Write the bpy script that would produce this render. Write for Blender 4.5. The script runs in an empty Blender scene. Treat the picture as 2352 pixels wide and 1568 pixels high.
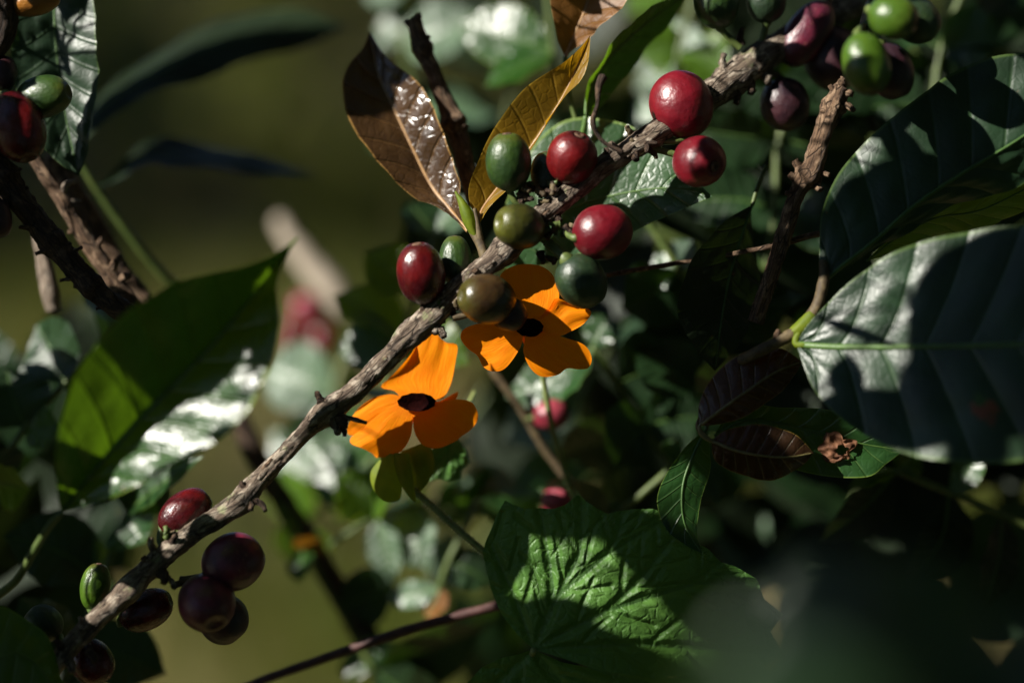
import bpy, math, random
import numpy as np
from mathutils import Vector, Matrix, noise as mnoise

rnd = random.Random(7)
scn = bpy.context.scene
COL = scn.collection

# ------------------------------------------------------------------ camera
SC = 0.276 / 2352.0            # metres per picture unit in the plane of sharp focus
D = 0.65 / SC                  # distance of that plane, same units
PITCH = math.radians(-18)
cam_d = bpy.data.cameras.new("camera"); cam = bpy.data.objects.new("camera", cam_d); COL.objects.link(cam)
cam_d.sensor_width = 36; cam_d.lens = 36 * 0.65 / 0.276
cam_d.clip_start = 0.01; cam_d.clip_end = 500
cam.location = (0, 0, 1.35); cam.rotation_euler = (math.radians(90) + PITCH, 0, 0)
cam_d.dof.use_dof = True; cam_d.dof.focus_distance = 0.65 + 30 * SC; cam_d.dof.aperture_fstop = 2.4
cam_d.dof.aperture_blades = 0
scn.camera = cam
RC = Matrix.Rotation(math.radians(90) + PITCH, 3, 'X')
CAMO = Vector((0, 0, 1.35))
RCn = np.array(RC); CAMn = np.array(CAMO)

# ------------------------------------------------------------------ sun, sky, exposure
LC = np.array((-0.74, 0.51, 0.44)); LC = LC / np.linalg.norm(LC)      # towards the sun, in the camera's axes
LW = Vector(RCn @ LC)
elev = math.asin(LW.z); azim = math.atan2(LW.x, LW.y)
w = bpy.data.worlds.new("World"); scn.world = w; w.use_nodes = True
nt = w.node_tree; bg = nt.nodes["Background"]
sky = nt.nodes.new("ShaderNodeTexSky"); sky.sky_type = 'NISHITA'; sky.sun_disc = False
sky.sun_elevation = elev; sky.sun_rotation = azim; sky.air_density = 0.7; sky.dust_density = 0.2; sky.altitude = 1500
nt.links.new(sky.outputs[0], bg.inputs[0]); bg.inputs[1].default_value = 0.05
sl = bpy.data.lights.new("sun", 'SUN'); sun = bpy.data.objects.new("sun", sl); COL.objects.link(sun)
sl.energy = 5.0; sl.angle = math.radians(0.53); sl.color = (1.0, 0.95, 0.86)
sun.rotation_euler = LW.to_track_quat('Z', 'Y').to_euler(); sun.location = (0, 0, 4)
vs = scn.view_settings; vs.view_transform = 'Standard'; vs.look = 'None'; vs.gamma = 1.0; vs.use_curve_mapping = False
vs.exposure = 1.1
scn.cycles.use_denoising = True
scn.cycles.max_bounces = 8; scn.cycles.transparent_max_bounces = 8
scn.cycles.sample_clamp_indirect = 4.0

# ------------------------------------------------------------------ coordinates
def pr(p):                      # picture position and depth (towards the viewer) -> point in the camera's axes
    x, y = p[0], p[1]; z = p[2] if len(p) > 2 else 0.0
    k = (D - z) / D
    return np.array(((x - 1176.0) * k, (784.0 - y) * k, z), float)
def wd(a):                      # camera axes (picture units) -> world metres
    a = np.asarray(a, float).reshape(-1, 3).copy()
    a[:, 2] -= D
    return (a * SC) @ RCn.T + CAMn
def nrm(v):
    v = np.asarray(v, float); n = np.linalg.norm(v, axis=-1, keepdims=True)
    return v / np.maximum(n, 1e-9)
def catmull(P, n):
    P = np.asarray(P, float)
    if len(P) == 2:
        t = np.linspace(0, 1, n)[:, None]; return P[0] * (1 - t) + P[1] * t
    Q = np.vstack([2 * P[0] - P[1], P, 2 * P[-1] - P[-2]]); out = []
    for i in range(1, len(Q) - 2):
        a, b, c, d = Q[i - 1], Q[i], Q[i + 1], Q[i + 2]
        for t in np.linspace(0, 1, 24, endpoint=False):
            out.append(0.5 * (2 * b + (c - a) * t + (2 * a - 5 * b + 4 * c - d) * t * t + (3 * b - a - 3 * c + d) * t ** 3))
    out.append(P[-1]); out = np.array(out)
    s = np.concatenate([[0], np.cumsum(np.linalg.norm(np.diff(out[:, :3], axis=0), axis=1))])
    q = np.linspace(0, s[-1], n)
    return np.stack([np.interp(q, s, out[:, k]) for k in range(out.shape[1])], 1)
def nz(x, y, z=0.0): return mnoise.noise(Vector((x, y, z)))

# ------------------------------------------------------------------ objects
def thing(name, label, cat, base, group=None):
    o = bpy.data.objects.new(name, None); COL.objects.link(o)
    o.empty_display_size = 0.01
    o.location = wd(base)[0]; o["label"] = label; o["category"] = cat
    if group: o["group"] = group
    return o
def world_thing(name, label, cat, loc, group=None):
    o = bpy.data.objects.new(name, None); COL.objects.link(o); o.empty_display_size = 0.1
    o.location = loc; o["label"] = label; o["category"] = cat
    if group: o["group"] = group
    return o
def root_of(o):
    while o.parent: o = o.parent
    return o
def mesh_obj(name, V, F, mats, parent=None, co=None, smooth=True, midx=None, world=False):
    """V in camera axes (picture units), or in world metres; F quads or tris."""
    W = np.asarray(V, float) if world else wd(V)
    if parent is not None: W = W - np.array(root_of(parent).location)
    me = bpy.data.meshes.new(name); me.from_pydata(W.tolist(), [], [tuple(int(i) for i in f) for f in F])
    for m in (mats if isinstance(mats, (list, tuple)) else [mats]): me.materials.append(m)
    if smooth: me.polygons.foreach_set("use_smooth", [True] * len(me.polygons))
    if midx is not None: me.polygons.foreach_set("material_index", midx)
    if co is not None:
        at = me.attributes.new("co", 'FLOAT_VECTOR', 'POINT'); at.data.foreach_set("vector", np.asarray(co, np.float32).ravel())
    me.update()
    o = bpy.data.objects.new(name, me); COL.objects.link(o)
    if parent is not None: o.parent = parent
    return o
def grid_faces(nr, nc, wrap=False):
    F = []
    cc = nc if wrap else nc - 1
    for i in range(nr - 1):
        for j in range(cc):
            k = (j + 1) % nc
            F.append((i * nc + j, i * nc + k, (i + 1) * nc + k, (i + 1) * nc + j))
    return F

# ------------------------------------------------------------------ materials
class NT:
    def __init__(s, name):
        s.m = bpy.data.materials.new(name); s.m.use_nodes = True; s.t = s.m.node_tree; s.t.nodes.clear()
        s.out = s.n("ShaderNodeOutputMaterial")
    def n(s, ty, **kw):
        x = s.t.nodes.new(ty)
        for k, v in kw.items(): setattr(x, k, v)
        return x
    def l(s, a, b): s.t.links.new(a, b)
    def put(s, sock, v):
        if hasattr(v, "is_linked"): s.l(v, sock)
        elif v is not None: sock.default_value = v
    def math(s, op, a, b=None, c=None, clamp=False):
        x = s.n("ShaderNodeMath", operation=op); x.use_clamp = clamp
        s.put(x.inputs[0], a)
        if b is not None: s.put(x.inputs[1], b)
        if c is not None: s.put(x.inputs[2], c)
        return x.outputs[0]
    def noise(s, vec, scale, detail=3, rough=0.5, dist=0.0):
        x = s.n("ShaderNodeTexNoise"); s.put(x.inputs["Vector"], vec); x.inputs["Scale"].default_value = scale
        x.inputs["Detail"].default_value = detail; x.inputs["Roughness"].default_value = rough; x.inputs["Distortion"].default_value = dist
        return x.outputs["Fac"]
    def vor(s, vec, scale, feature='DISTANCE_TO_EDGE'):
        x = s.n("ShaderNodeTexVoronoi", feature=feature); s.put(x.inputs["Vector"], vec); x.inputs["Scale"].default_value = scale
        return x.outputs["Distance"]
    def map(s, vec, sc=(1, 1, 1), loc=(0, 0, 0)):
        x = s.n("ShaderNodeMapping"); s.put(x.inputs[0], vec); x.inputs["Scale"].default_value = sc; x.inputs["Location"].default_value = loc
        return x.outputs[0]
    def ramp(s, fac, lo, hi, a=0.0, b=1.0):
        x = s.n("ShaderNodeMapRange", interpolation_type='SMOOTHSTEP'); s.put(x.inputs[0], fac)
        x.inputs[1].default_value = lo; x.inputs[2].default_value = hi; x.inputs[3].default_value = a; x.inputs[4].default_value = b
        return x.outputs[0]
    def mix(s, fac, a, b, mode='MIX'):
        x = s.n("ShaderNodeMix", data_type='RGBA', blend_type=mode); s.put(x.inputs[0], fac)
        s.put(x.inputs[6], c4(a)); s.put(x.inputs[7], c4(b)); return x.outputs[2]
    def bump(s, h, strength, dist, nrm=None):
        x = s.n("ShaderNodeBump"); x.inputs["Strength"].default_value = strength; x.inputs["Distance"].default_value = dist
        s.put(x.inputs["Height"], h)
        if nrm is not None: s.l(nrm, x.inputs["Normal"])
        return x.outputs[0]
    def attr(s, name="co"):
        x = s.n("ShaderNodeAttribute", attribute_name=name); return x.outputs["Vector"]
    def sep(s, v):
        x = s.n("ShaderNodeSeparateXYZ"); s.l(v, x.inputs[0]); return x.outputs
    def rand(s): return s.n("ShaderNodeObjectInfo").outputs["Random"]
    def bsdf(s, col, rough, normal=None, spec=0.5, coat=0.0, coat_rough=0.1, sss=0.0, sss_r=None, sheen=0.0):
        p = s.n("ShaderNodeBsdfPrincipled"); s.put(p.inputs["Base Color"], c4(col)); s.put(p.inputs["Roughness"], rough)
        s.put(p.inputs["Specular IOR Level"], spec); p.inputs["Coat Weight"].default_value = coat; p.inputs["Coat Roughness"].default_value = coat_rough
        if sss: p.inputs["Subsurface Weight"].default_value = sss; p.inputs["Subsurface Radius"].default_value = sss_r or (1, .3, .2); p.inputs["Subsurface Scale"].default_value = 0.002
        if sheen: p.inputs["Sheen Weight"].default_value = sheen
        if normal is not None: s.l(normal, p.inputs["Normal"])
        return p.outputs[0]
    def end(s, sh): s.l(sh, s.out.inputs[0]); return s.m
def c4(c):
    return (c[0], c[1], c[2], 1.0) if isinstance(c, (tuple, list)) and len(c) == 3 else c

NV = 9
def leaf_mat(name, base, vein, transl, tfac=0.25, rough=0.3, rim=None, spots=0.0, spot_col=(0.10, 0.035, 0.012), var=0.35, relief=1.0, spec=0.5, patch=None):
    m = NT(name); co = m.attr(); x, u, t = m.sep(co)
    obj = m.n("ShaderNodeTexCoord").outputs["Object"]
    d = m.math('PINGPONG', m.math('MULTIPLY', x, NV), 0.5)
    au = m.math('ABSOLUTE', u)
    vn = m.math('MULTIPLY', m.ramp(d, 0.012, 0.055, 1.0, 0.0), m.ramp(au, 0.55, 0.95, 1.0, 0.15))
    big = m.noise(obj, 55.0, 3, 0.6); fine = m.noise(obj, 900.0, 3, 0.6); net = m.vor(obj, 420.0)
    dark = tuple(c * (1 - var) for c in base); lite = tuple(c * (1 + var) for c in base)
    col = m.mix(m.ramp(big, 0.3, 0.7), dark, lite)
    col = m.mix(m.math('MULTIPLY', m.rand(), 0.35), col, tuple(c * 0.55 for c in base))
    col = m.mix(m.math('MULTIPLY', vn, 0.45), col, vein)
    if spots:
        sp = m.noise(obj, 130.0, 4, 0.7)
        col = m.mix(m.ramp(sp, 0.70 - spots * 0.1, 0.76 - spots * 0.1), col, spot_col)
    if patch:
        for (pt, pu, rt, ru, pc) in patch:
            dx = m.math('DIVIDE', m.math('SUBTRACT', t, pt), rt); dy = m.math('DIVIDE', m.math('SUBTRACT', u, pu), ru)
            r = m.math('ADD', m.math('POWER', m.math('ABSOLUTE', dx), 2.0), m.math('POWER', m.math('ABSOLUTE', dy), 2.0))
            r = m.math('ADD', r, m.math('MULTIPLY', m.math('SUBTRACT', m.noise(obj, 330.0, 4, 0.7), 0.5), 3.2))
            col = m.mix(m.ramp(r, 0.7, 1.1, 1.0, 0.0), col, pc)
    if rim: col = m.mix(m.ramp(au, 0.955, 0.985), col, rim)  # paler margin: rim light along the leaf edge painted into the colour
    h = m.math('ADD', m.math('MULTIPLY', m.ramp(d, 0.0, 0.10), 1.0), m.math('MULTIPLY', m.ramp(net, 0.0, 0.18), 0.16))
    h = m.math('ADD', h, m.math('MULTIPLY', fine, 0.14)); h = m.math('ADD', h, m.math('MULTIPLY', m.noise(obj, 240.0, 2), 0.35))
    nb = m.bump(h, 0.55 * relief, 0.0004)
    rg = m.math('ADD', rough - 0.06, m.math('MULTIPLY', m.noise(obj, 180.0, 3), 0.14))
    sh = m.bsdf(col, rg, nb, spec=spec)
    tr = m.n("ShaderNodeBsdfTranslucent"); m.l(m.mix(m.math('MULTIPLY', vn, 0.35), transl, tuple(c * 0.5 for c in transl)), tr.inputs[0]); m.l(nb, tr.inputs["Normal"])
    mx = m.n("ShaderNodeMixShader"); mx.inputs[0].default_value = tfac; m.l(sh, mx.inputs[1]); m.l(tr.outputs[0], mx.inputs[2])
    return m.end(mx.outputs[0])
def bark_mat(name, dark, mid, lite, lichen=0.0, rough=0.8, crack=1.0):
    m = NT(name); co = m.attr()                       # co = (length cm, ring x cm, ring y cm)
    st = m.map(co, (0.55, 5.5, 5.5)); g1 = m.noise(st, 2.4, 6, 0.65, 0.4); g2 = m.noise(m.map(co, (2.2, 3.0, 3.0)), 1.3, 4, 0.6)
    fine = m.noise(m.map(co, (4, 12, 12)), 3.0, 5, 0.7)
    cr = m.vor(m.map(co, (0.7, 4.2, 4.2)), 1.5); xr = m.noise(m.map(co, (7, 1.2, 1.2)), 1.6, 3, 0.7)
    col = m.mix(m.ramp(g1, 0.36, 0.64), dark, mid); col = m.mix(m.ramp(g2, 0.48, 0.66), col, lite)
    col = m.mix(m.math('MULTIPLY', m.ramp(fine, 0.35, 0.65, 1.0, 0.0), 0.55), col, dark)
    ck = m.ramp(cr, 0.0, 0.06, 1.0, 0.0); col = m.mix(m.math('MULTIPLY', ck, 0.8 * crack), col, tuple(c * 0.25 for c in dark))
    col = m.mix(m.ramp(xr, 0.66, 0.72, 0.0, 0.6), col, tuple(c * 0.4 for c in dark))
    if lichen:
        col = m.mix(m.ramp(m.noise(co, 1.7, 5, 0.7), 0.60, 0.68, 0.0, lichen), col, (0.30, 0.34, 0.16))
    h = m.math('ADD', m.math('MULTIPLY', g1, 1.0), m.math('MULTIPLY', fine, 0.5)); h = m.math('SUBTRACT', h, m.math('MULTIPLY', ck, 0.6 * crack))
    h = m.math('SUBTRACT', h, m.ramp(xr, 0.66, 0.72, 0.0, 0.25))
    return m.end(m.bsdf(col, rough, m.bump(h, 0.9, 0.0011), spec=0.3))
def fruit_mat(name, a, b, c=None, rough=0.24, scar=0.0, speck=0.5, spec=0.5):
    m = NT(name); co = m.attr(); x, y, z = m.sep(co)
    off = m.n("ShaderNodeVectorMath", operation='ADD'); m.l(co, off.inputs[0])
    rv = m.math('MULTIPLY', m.rand(), 37.0); cmb = m.n("ShaderNodeCombineXYZ"); m.l(rv, cmb.inputs[0]); m.l(rv, cmb.inputs[1]); m.l(cmb.outputs[0], off.inputs[1])
    v = off.outputs[0]
    g = m.math('ADD', m.noise(v, 1.3, 3, 0.5), m.math('MULTIPLY', z, 0.16))
    col = m.mix(m.ramp(g, 0.38, 0.66), a, b)
    if c: col = m.mix(m.ramp(m.math('ADD', z, m.math('MULTIPLY', m.noise(v, 3, 3), 0.5)), 0.75, 1.25), col, c)
    stk = m.noise(m.map(v, (9, 9, 1.0)), 2.0, 4, 0.6); col = m.mix(m.ramp(stk, 0.5, 0.8, 0, 0.35), col, tuple(q * 0.45 for q in a))
    sp = m.vor(v, 7.0, 'F1'); col = m.mix(m.math('MULTIPLY', m.ramp(sp, 0.03, 0.09, 1.0, 0.0), speck), col, tuple(min(1, q * 2.2 + 0.10) for q in b))
    h = m.math('ADD', m.noise(v, 4, 3), m.math('MULTIPLY', m.noise(v, 34, 3), 0.12))
    if scar:
        s1 = m.noise(m.map(v, (1.5, 1.5, 3.2)), 1.5, 2, 0.5, 0.3); ln = m.ramp(m.math('ABSOLUTE', m.math('SUBTRACT', s1, 0.56)), 0.0, 0.012, 1.0, 0.0)
        ln = m.math('MULTIPLY', ln, m.ramp(m.noise(v, 2.3, 2), 0.52, 0.6)); col = m.mix(m.math('MULTIPLY', ln, scar), col, (0.30, 0.17, 0.10))
    rg = m.math('ADD', rough - 0.06, m.math('MULTIPLY', m.noise(v, 5, 5, 0.75), 0.17))
    bl = m.ramp(m.noise(v, 3.1, 5, 0.7), 0.45, 0.75, 0.0, 0.04); col = m.mix(bl, col, (0.16, 0.13, 0.15))
    return m.end(m.bsdf(col, rg, m.bump(h, 0.36, 0.0008), spec=spec, sss=0.05, sss_r=(0.8, 0.25, 0.1)))
def petal_mat():
    m = NT("petal_orange"); co = m.attr(); s, v, k = m.sep(co)
    st = m.noise(m.map(co, (1.4, 11, 1)), 2.2, 4, 0.6); big = m.noise(co, 2.0, 3)
    col = m.mix(m.ramp(st, 0.3, 0.75), (0.95, 0.225, 0.001), (0.98, 0.33, 0.002))
    col = m.mix(m.ramp(s, 0.0, 0.35, 0.55, 0.0), col, (0.85, 0.20, 0.004))
    nb = m.bump(m.math('ADD', st, m.math('MULTIPLY', m.noise(m.map(co, (40, 90, 1)), 2, 2), 0.25)), 0.35, 0.0006)
    sh = m.bsdf(col, 0.6, nb, spec=0.12)
    tr = m.n("ShaderNodeBsdfTranslucent"); m.put(tr.inputs[0], (1.0, 0.27, 0.002, 1)); m.l(nb, tr.inputs[1])
    mx = m.n("ShaderNodeMixShader"); mx.inputs[0].default_value = 0.42; m.l(sh, mx.inputs[1]); m.l(tr.outputs[0], mx.inputs[2])
    return m.end(mx.outputs[0])
def plain_mat(name, a, b, rough=0.6, scale=300.0, spec=0.4, tr=None, bump=0.4, tfac=0.3):
    m = NT(name); ob = m.n("ShaderNodeTexCoord").outputs["Object"]; n1 = m.noise(ob, scale, 4, 0.6)
    nb = m.bump(n1, bump, 0.0005); sh = m.bsdf(m.mix(m.ramp(n1, 0.3, 0.7), a, b), rough, nb, spec=spec)
    if tr:
        t = m.n("ShaderNodeBsdfTranslucent"); m.put(t.inputs[0], c4(tr)); mx = m.n("ShaderNodeMixShader"); mx.inputs[0].default_value = tfac
        m.l(sh, mx.inputs[1]); m.l(t.outputs[0], mx.inputs[2]); sh = mx.outputs[0]
    return m.end(sh)

G = (0.017, 0.054, 0.013); GV = (0.10, 0.17, 0.05); GT = (0.16, 0.34, 0.02)
M = {
 'leaf': leaf_mat("leaf_green", G, GV, GT, 0.22, 0.30, rim=(0.10, 0.16, 0.03)),
 'leaf_gloss': leaf_mat("leaf_glossy_green", (0.014, 0.050, 0.006), (0.045, 0.10, 0.016), (0.17, 0.33, 0.010), 0.28, 0.27, rim=(0.12, 0.18, 0.01), relief=1.2, spots=0.2),
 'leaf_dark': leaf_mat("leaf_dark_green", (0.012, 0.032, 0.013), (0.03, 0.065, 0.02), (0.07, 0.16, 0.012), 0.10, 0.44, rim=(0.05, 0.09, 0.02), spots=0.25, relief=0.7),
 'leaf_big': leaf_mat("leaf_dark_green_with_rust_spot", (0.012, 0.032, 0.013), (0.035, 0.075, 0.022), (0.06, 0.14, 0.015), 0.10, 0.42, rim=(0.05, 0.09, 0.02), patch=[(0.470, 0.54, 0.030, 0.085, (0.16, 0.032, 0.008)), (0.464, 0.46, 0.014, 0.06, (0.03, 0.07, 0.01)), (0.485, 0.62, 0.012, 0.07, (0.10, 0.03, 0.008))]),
 'leaf_shade': leaf_mat("leaf_shaded_green", (0.012, 0.034, 0.010), (0.04, 0.08, 0.02), (0.06, 0.14, 0.01), 0.15, 0.42),  # darker copy of the leaf green, shade painted into its colour
 'leaf_yellow': leaf_mat("leaf_yellow_green", (0.055, 0.12, 0.010), (0.16, 0.24, 0.04), (0.34, 0.48, 0.02), 0.40, 0.35, rim=(0.30, 0.34, 0.02)),
 'leaf_brown': leaf_mat("leaf_young_brown", (0.055, 0.028, 0.011), (0.16, 0.085, 0.03), (0.20, 0.08, 0.010), 0.16, 0.22, rim=(0.30, 0.17, 0.05), relief=1.9, spec=0.8),
 'leaf_bronze': leaf_mat("leaf_young_bronze", (0.22, 0.12, 0.006), (0.24, 0.15, 0.02), (0.52, 0.27, 0.008), 0.42, 0.42, rim=(0.48, 0.30, 0.03), spots=0.25),
 'leaf_choc': leaf_mat("leaf_young_chocolate", (0.024, 0.012, 0.006), (0.09, 0.075, 0.03), (0.22, 0.09, 0.008), 0.25, 0.26, rim=(0.16, 0.10, 0.02)),
 'leaf_dry': leaf_mat("leaf_dry_orange", (0.16, 0.065, 0.010), (0.30, 0.15, 0.03), (0.42, 0.17, 0.010), 0.35, 0.5, rim=(0.30, 0.16, 0.06)),
 'leaf_pale': leaf_mat("leaf_pale_glossy", (0.07, 0.12, 0.065), (0.12, 0.2, 0.10), (0.2, 0.34, 0.06), 0.15, 0.36, spec=0.9),
 'leaf_pale_fruit': leaf_mat("leaf_satin_green", (0.028, 0.070, 0.024), (0.10, 0.17, 0.06), (0.14, 0.30, 0.03), 0.18, 0.30, rim=(0.16, 0.24, 0.06), relief=1.3, spec=0.7),
 'leaf_shade_paint': leaf_mat("leaf_shade_paint_dark", (0.009, 0.018, 0.006), (0.02, 0.035, 0.01), (0.03, 0.055, 0.006), 0.10, 0.55, spec=0.3, spots=0.2),  # darkest leaf copy; deep shade is painted into the colour
 'midrib': plain_mat("midrib_green", (0.05, 0.105, 0.018), (0.075, 0.14, 0.03), 0.45),
 'midrib_dark': plain_mat("midrib_dark_green", (0.04, 0.09, 0.02), (0.06, 0.12, 0.03), 0.45),
 'midrib_tan': plain_mat("midrib_tan", (0.26, 0.14, 0.05), (0.36, 0.21, 0.09), 0.45),
 'midrib_choc': plain_mat("midrib_olive", (0.10, 0.085, 0.03), (0.15, 0.13, 0.05), 0.4),
 'bark': bark_mat("bark_grey_tan", (0.070, 0.048, 0.034), (0.25, 0.19, 0.138), (0.52, 0.44, 0.345), 0.5),
 'bark_brown': bark_mat("bark_brown", (0.060, 0.034, 0.020), (0.20, 0.12, 0.068), (0.36, 0.24, 0.15)),
 'bark_dark': bark_mat("bark_dark", (0.030, 0.018, 0.012), (0.075, 0.045, 0.028), (0.16, 0.10, 0.06)),
 'bark_pale': bark_mat("bark_pale", (0.20, 0.15, 0.11), (0.34, 0.27, 0.21), (0.46, 0.39, 0.31)),
 'stalk': plain_mat("stalk_green", (0.045, 0.075, 0.015), (0.09, 0.12, 0.03), 0.5),
 'stalk_brown': plain_mat("stalk_brown", (0.045, 0.03, 0.015), (0.11, 0.08, 0.035), 0.7, 500),
 'navel': plain_mat("navel_brown", (0.04, 0.02, 0.012), (0.14, 0.07, 0.04), 0.8, 900),
 'red': fruit_mat("cherry_red", (0.0843, 0.0021, 0.0031), (0.1370, 0.0043, 0.0053), (0.0369, 0.0016, 0.0016), 0.32),
 'crimson': fruit_mat("cherry_crimson", (0.0896, 0.0021, 0.0063), (0.1423, 0.0043, 0.0105), None, 0.33),
 'darkred': fruit_mat("cherry_dark_red", (0.0385, 0.0021, 0.0035), (0.0910, 0.0035, 0.0042), (0.0420, 0.0042, 0.0028), 0.24),
 'purple': fruit_mat("cherry_purple", (0.0632, 0.0098, 0.0219), (0.1338, 0.0146, 0.0317), (0.0730, 0.0170, 0.0170), 0.34, scar=0.6),
 'plum': fruit_mat("cherry_plum", (0.0208, 0.0078, 0.0130), (0.0390, 0.0104, 0.0143), None, 0.4),
 'green': fruit_mat("cherry_green", (0.0150, 0.0375, 0.0075), (0.0255, 0.0562, 0.0075), (0.0562, 0.0713, 0.0075), 0.36),
 'dgreen': fruit_mat("cherry_dark_green", (0.0128, 0.0288, 0.0120), (0.0216, 0.0416, 0.0120), None, 0.4),
 'lgreen': fruit_mat("cherry_light_green", (0.0413, 0.0880, 0.0066), (0.0605, 0.1100, 0.0099), (0.0495, 0.0495, 0.0083), 0.28),
 'olive': fruit_mat("cherry_olive", (0.0240, 0.0272, 0.0056), (0.0400, 0.0416, 0.0056), (0.0640, 0.0680, 0.0064), 0.34),
 'brown': fruit_mat("cherry_olive_brown", (0.0323, 0.0170, 0.0068), (0.0527, 0.0289, 0.0085), (0.0467, 0.0408, 0.0068), 0.28),
 'orange': fruit_mat("cherry_orange_brown", (0.22, 0.085, 0.012), (0.30, 0.12, 0.016), None, 0.3),
 'pink': fruit_mat("berry_pink", (0.1980, 0.0165, 0.0330), (0.2530, 0.0385, 0.0550), None, 0.35),
 'petal': petal_mat(),
 'throat': plain_mat("throat_maroon", (0.008, 0.0015, 0.0015), (0.018, 0.0025, 0.002), 0.95, 800, 0.05),
 'bract': plain_mat("bract_yellow_green", (0.10, 0.15, 0.010), (0.18, 0.23, 0.016), 0.6, 260, 0.3, tr=(0.42, 0.48, 0.02), tfac=0.4),
 'vine_stalk': plain_mat("vine_stalk", (0.11, 0.15, 0.04), (0.20, 0.24, 0.08), 0.7, 500),
 'hair': plain_mat("hair_pale", (0.45, 0.48, 0.32), (0.55, 0.56, 0.40), 0.6),
 'dry': plain_mat("dry_brown", (0.055, 0.020, 0.010), (0.24, 0.11, 0.055), 0.75, 260, 0.3, tr=(0.3, 0.12, 0.05), tfac=0.2, bump=1.0),
}

# ------------------------------------------------------------------ builders
def tube(name, pts, radii, mat, parent, rough=0.12, seg=None, step=6.0, ridge=0.0, nodes=(), seed=0, tip=True, cap=0.6):
    """pts: picture positions (x, y, depth); radii in picture units; nodes: (fraction, swell, width)."""
    P = np.array([pr(p) for p in pts]); R = np.array(radii if isinstance(radii, (list, tuple)) else [radii] * len(pts), float)
    L = np.linalg.norm(np.diff(P, axis=0), axis=1).sum(); n = int(max(8, min(260, L / step)))
    Q = catmull(np.hstack([P, R[:, None]]), n); C, r = Q[:, :3], Q[:, 3].copy()
    for f, sw, wd_ in nodes: r *= 1 + sw * np.exp(-((np.linspace(0, 1, n) - f) / wd_) ** 2)
    seg = seg or (20 if R.max() > 15 else 10)
    T = nrm(np.gradient(C, axis=0)); a = nrm(np.cross(T[0], (0.3, 0.2, 1.0))); V, CO = [], []
    s = np.concatenate([[0], np.cumsum(np.linalg.norm(np.diff(C, axis=0), axis=1))]) * SC * 100
    for i in range(n):
        a = nrm(a - T[i] * np.dot(a, T[i])); b = np.cross(T[i], a)
        for j in range(seg):
            th = 2 * math.pi * j / seg; cx, sy = math.cos(th), math.sin(th); k = 1.0
            if rough: k += rough * nz(cx * 1.6 + seed, sy * 1.6, s[i] * 1.7) + 0.5 * rough * nz(cx * 3 + seed, sy * 3, s[i] * 6)
            if ridge: k += ridge * (0.5 - abs(nz(cx * 3.2 + seed * 1.3, sy * 3.2, s[i] * 0.7)) * 2)
            V.append(C[i] + (a * cx + b * sy) * r[i] * k); rc = r[i] * SC * 100
            CO.append((s[i] + seed * 3.1, cx * rc, sy * rc))
    F = grid_faces(n, seg, True)
    for e, i0, sg in ((0, 0, -1), (1, (n - 1) * seg, 1)):
        c = C[0 if e == 0 else -1] + T[0 if e == 0 else -1] * sg * r[0 if e == 0 else -1] * cap
        V.append(c); CO.append((s[0 if e == 0 else -1] + seed * 3.1, 0, 0)); k = len(V) - 1
        for j in range(seg):
            q = (i0 + j, i0 + (j + 1) % seg, k); F.append(q if e else q[::-1])
    return mesh_obj(name, V, F, mat, parent, CO)
def curve_pt(pts, f):
    return catmull(np.array([pr(p) for p in pts]), 101)[int(round(f * 100))]

PROF_T = [0, .04, .10, .22, .36, .50, .64, .76, .86, .93, .97, 1]
PROF_W = [0, .14, .36, .74, .95, 1.0, .90, .68, .40, .17, .07, 0]
def surf_leaf(name, Mi, EL, ER, mat, parent, mid_mat=None, bulge=3.0, wave=4.0, curl=0.0, seed=0, rib=3.2, nu=11, label=None, droop=0.0):
    """Mi, EL, ER: (n,3) midrib and both edges, camera axes."""
    n = len(Mi); t = np.linspace(0, 1, n); us = np.linspace(-1, 1, 2 * nu + 1); T = nrm(np.gradient(Mi, axis=0)); V, CO = [], []
    NL = nrm(np.cross(T, nrm(EL - Mi + 1e-6))) ; NR = nrm(np.cross(nrm(ER - Mi + 1e-6), T))
    for i in range(n):
        env = min(1.0, math.sin(math.pi * min(1, max(0, t[i]))) * 1.6)
        for u in us:
            a = abs(u); E = EL[i] if u < 0 else ER[i]; N = -NL[i] if u < 0 else -NR[i]
            if i in (0, n - 1): N = np.array((0, 0, 1.0))
            if N[2] < 0: N = -N
            p = Mi[i] * (1 - a) + E * a
            ph = NV * (t[i] - 0.16 * a * (1 - 0.3 * a))
            h = bulge * env * (abs(math.sin(math.pi * ph)) ** 0.8 - 0.5) * min(1, a * 3.5) * (1 - 0.35 * a)
            h += wave * env * a * a * (math.sin(2 * math.pi * (t[i] * 3.1 + seed * 0.37 + (0.35 if u < 0 else 0))) + 0.6 * nz(t[i] * 7, u * 2, seed))
            h += curl * a * (1 - a) * 4
            h += bulge * 0.5 * nz(t[i] * 9, u * 5, seed + 3.3) * min(1, a * 3)
            V.append(p + N * h); CO.append((t[i] - 0.16 * a * (1 - 0.3 * a), u, t[i]))
    o = mesh_obj(name, V, grid_faces(n, 2 * nu + 1), mat, parent, CO)
    if label: o["label"] = label
    if rib:
        rr = rib * (1 - 0.8 * t) + 0.6; Np = nrm(NL * np.sign(NL[:, 2:3]) + NR * np.sign(NR[:, 2:3]))
        A = nrm(np.cross(T, Np)); VV, CC = [], []
        for i in range(n - 1):
            for j in range(6):
                th = 2 * math.pi * j / 6; VV.append(Mi[i] + (A[i] * math.cos(th) * 1.15 + Np[i] * math.sin(th) * 0.8) * rr[i]); CC.append((t[i], 0, 0))
        mesh_obj("midrib", VV, grid_faces(n - 1, 6, True), mid_mat or M['midrib'], o, CC)
    return o
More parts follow.
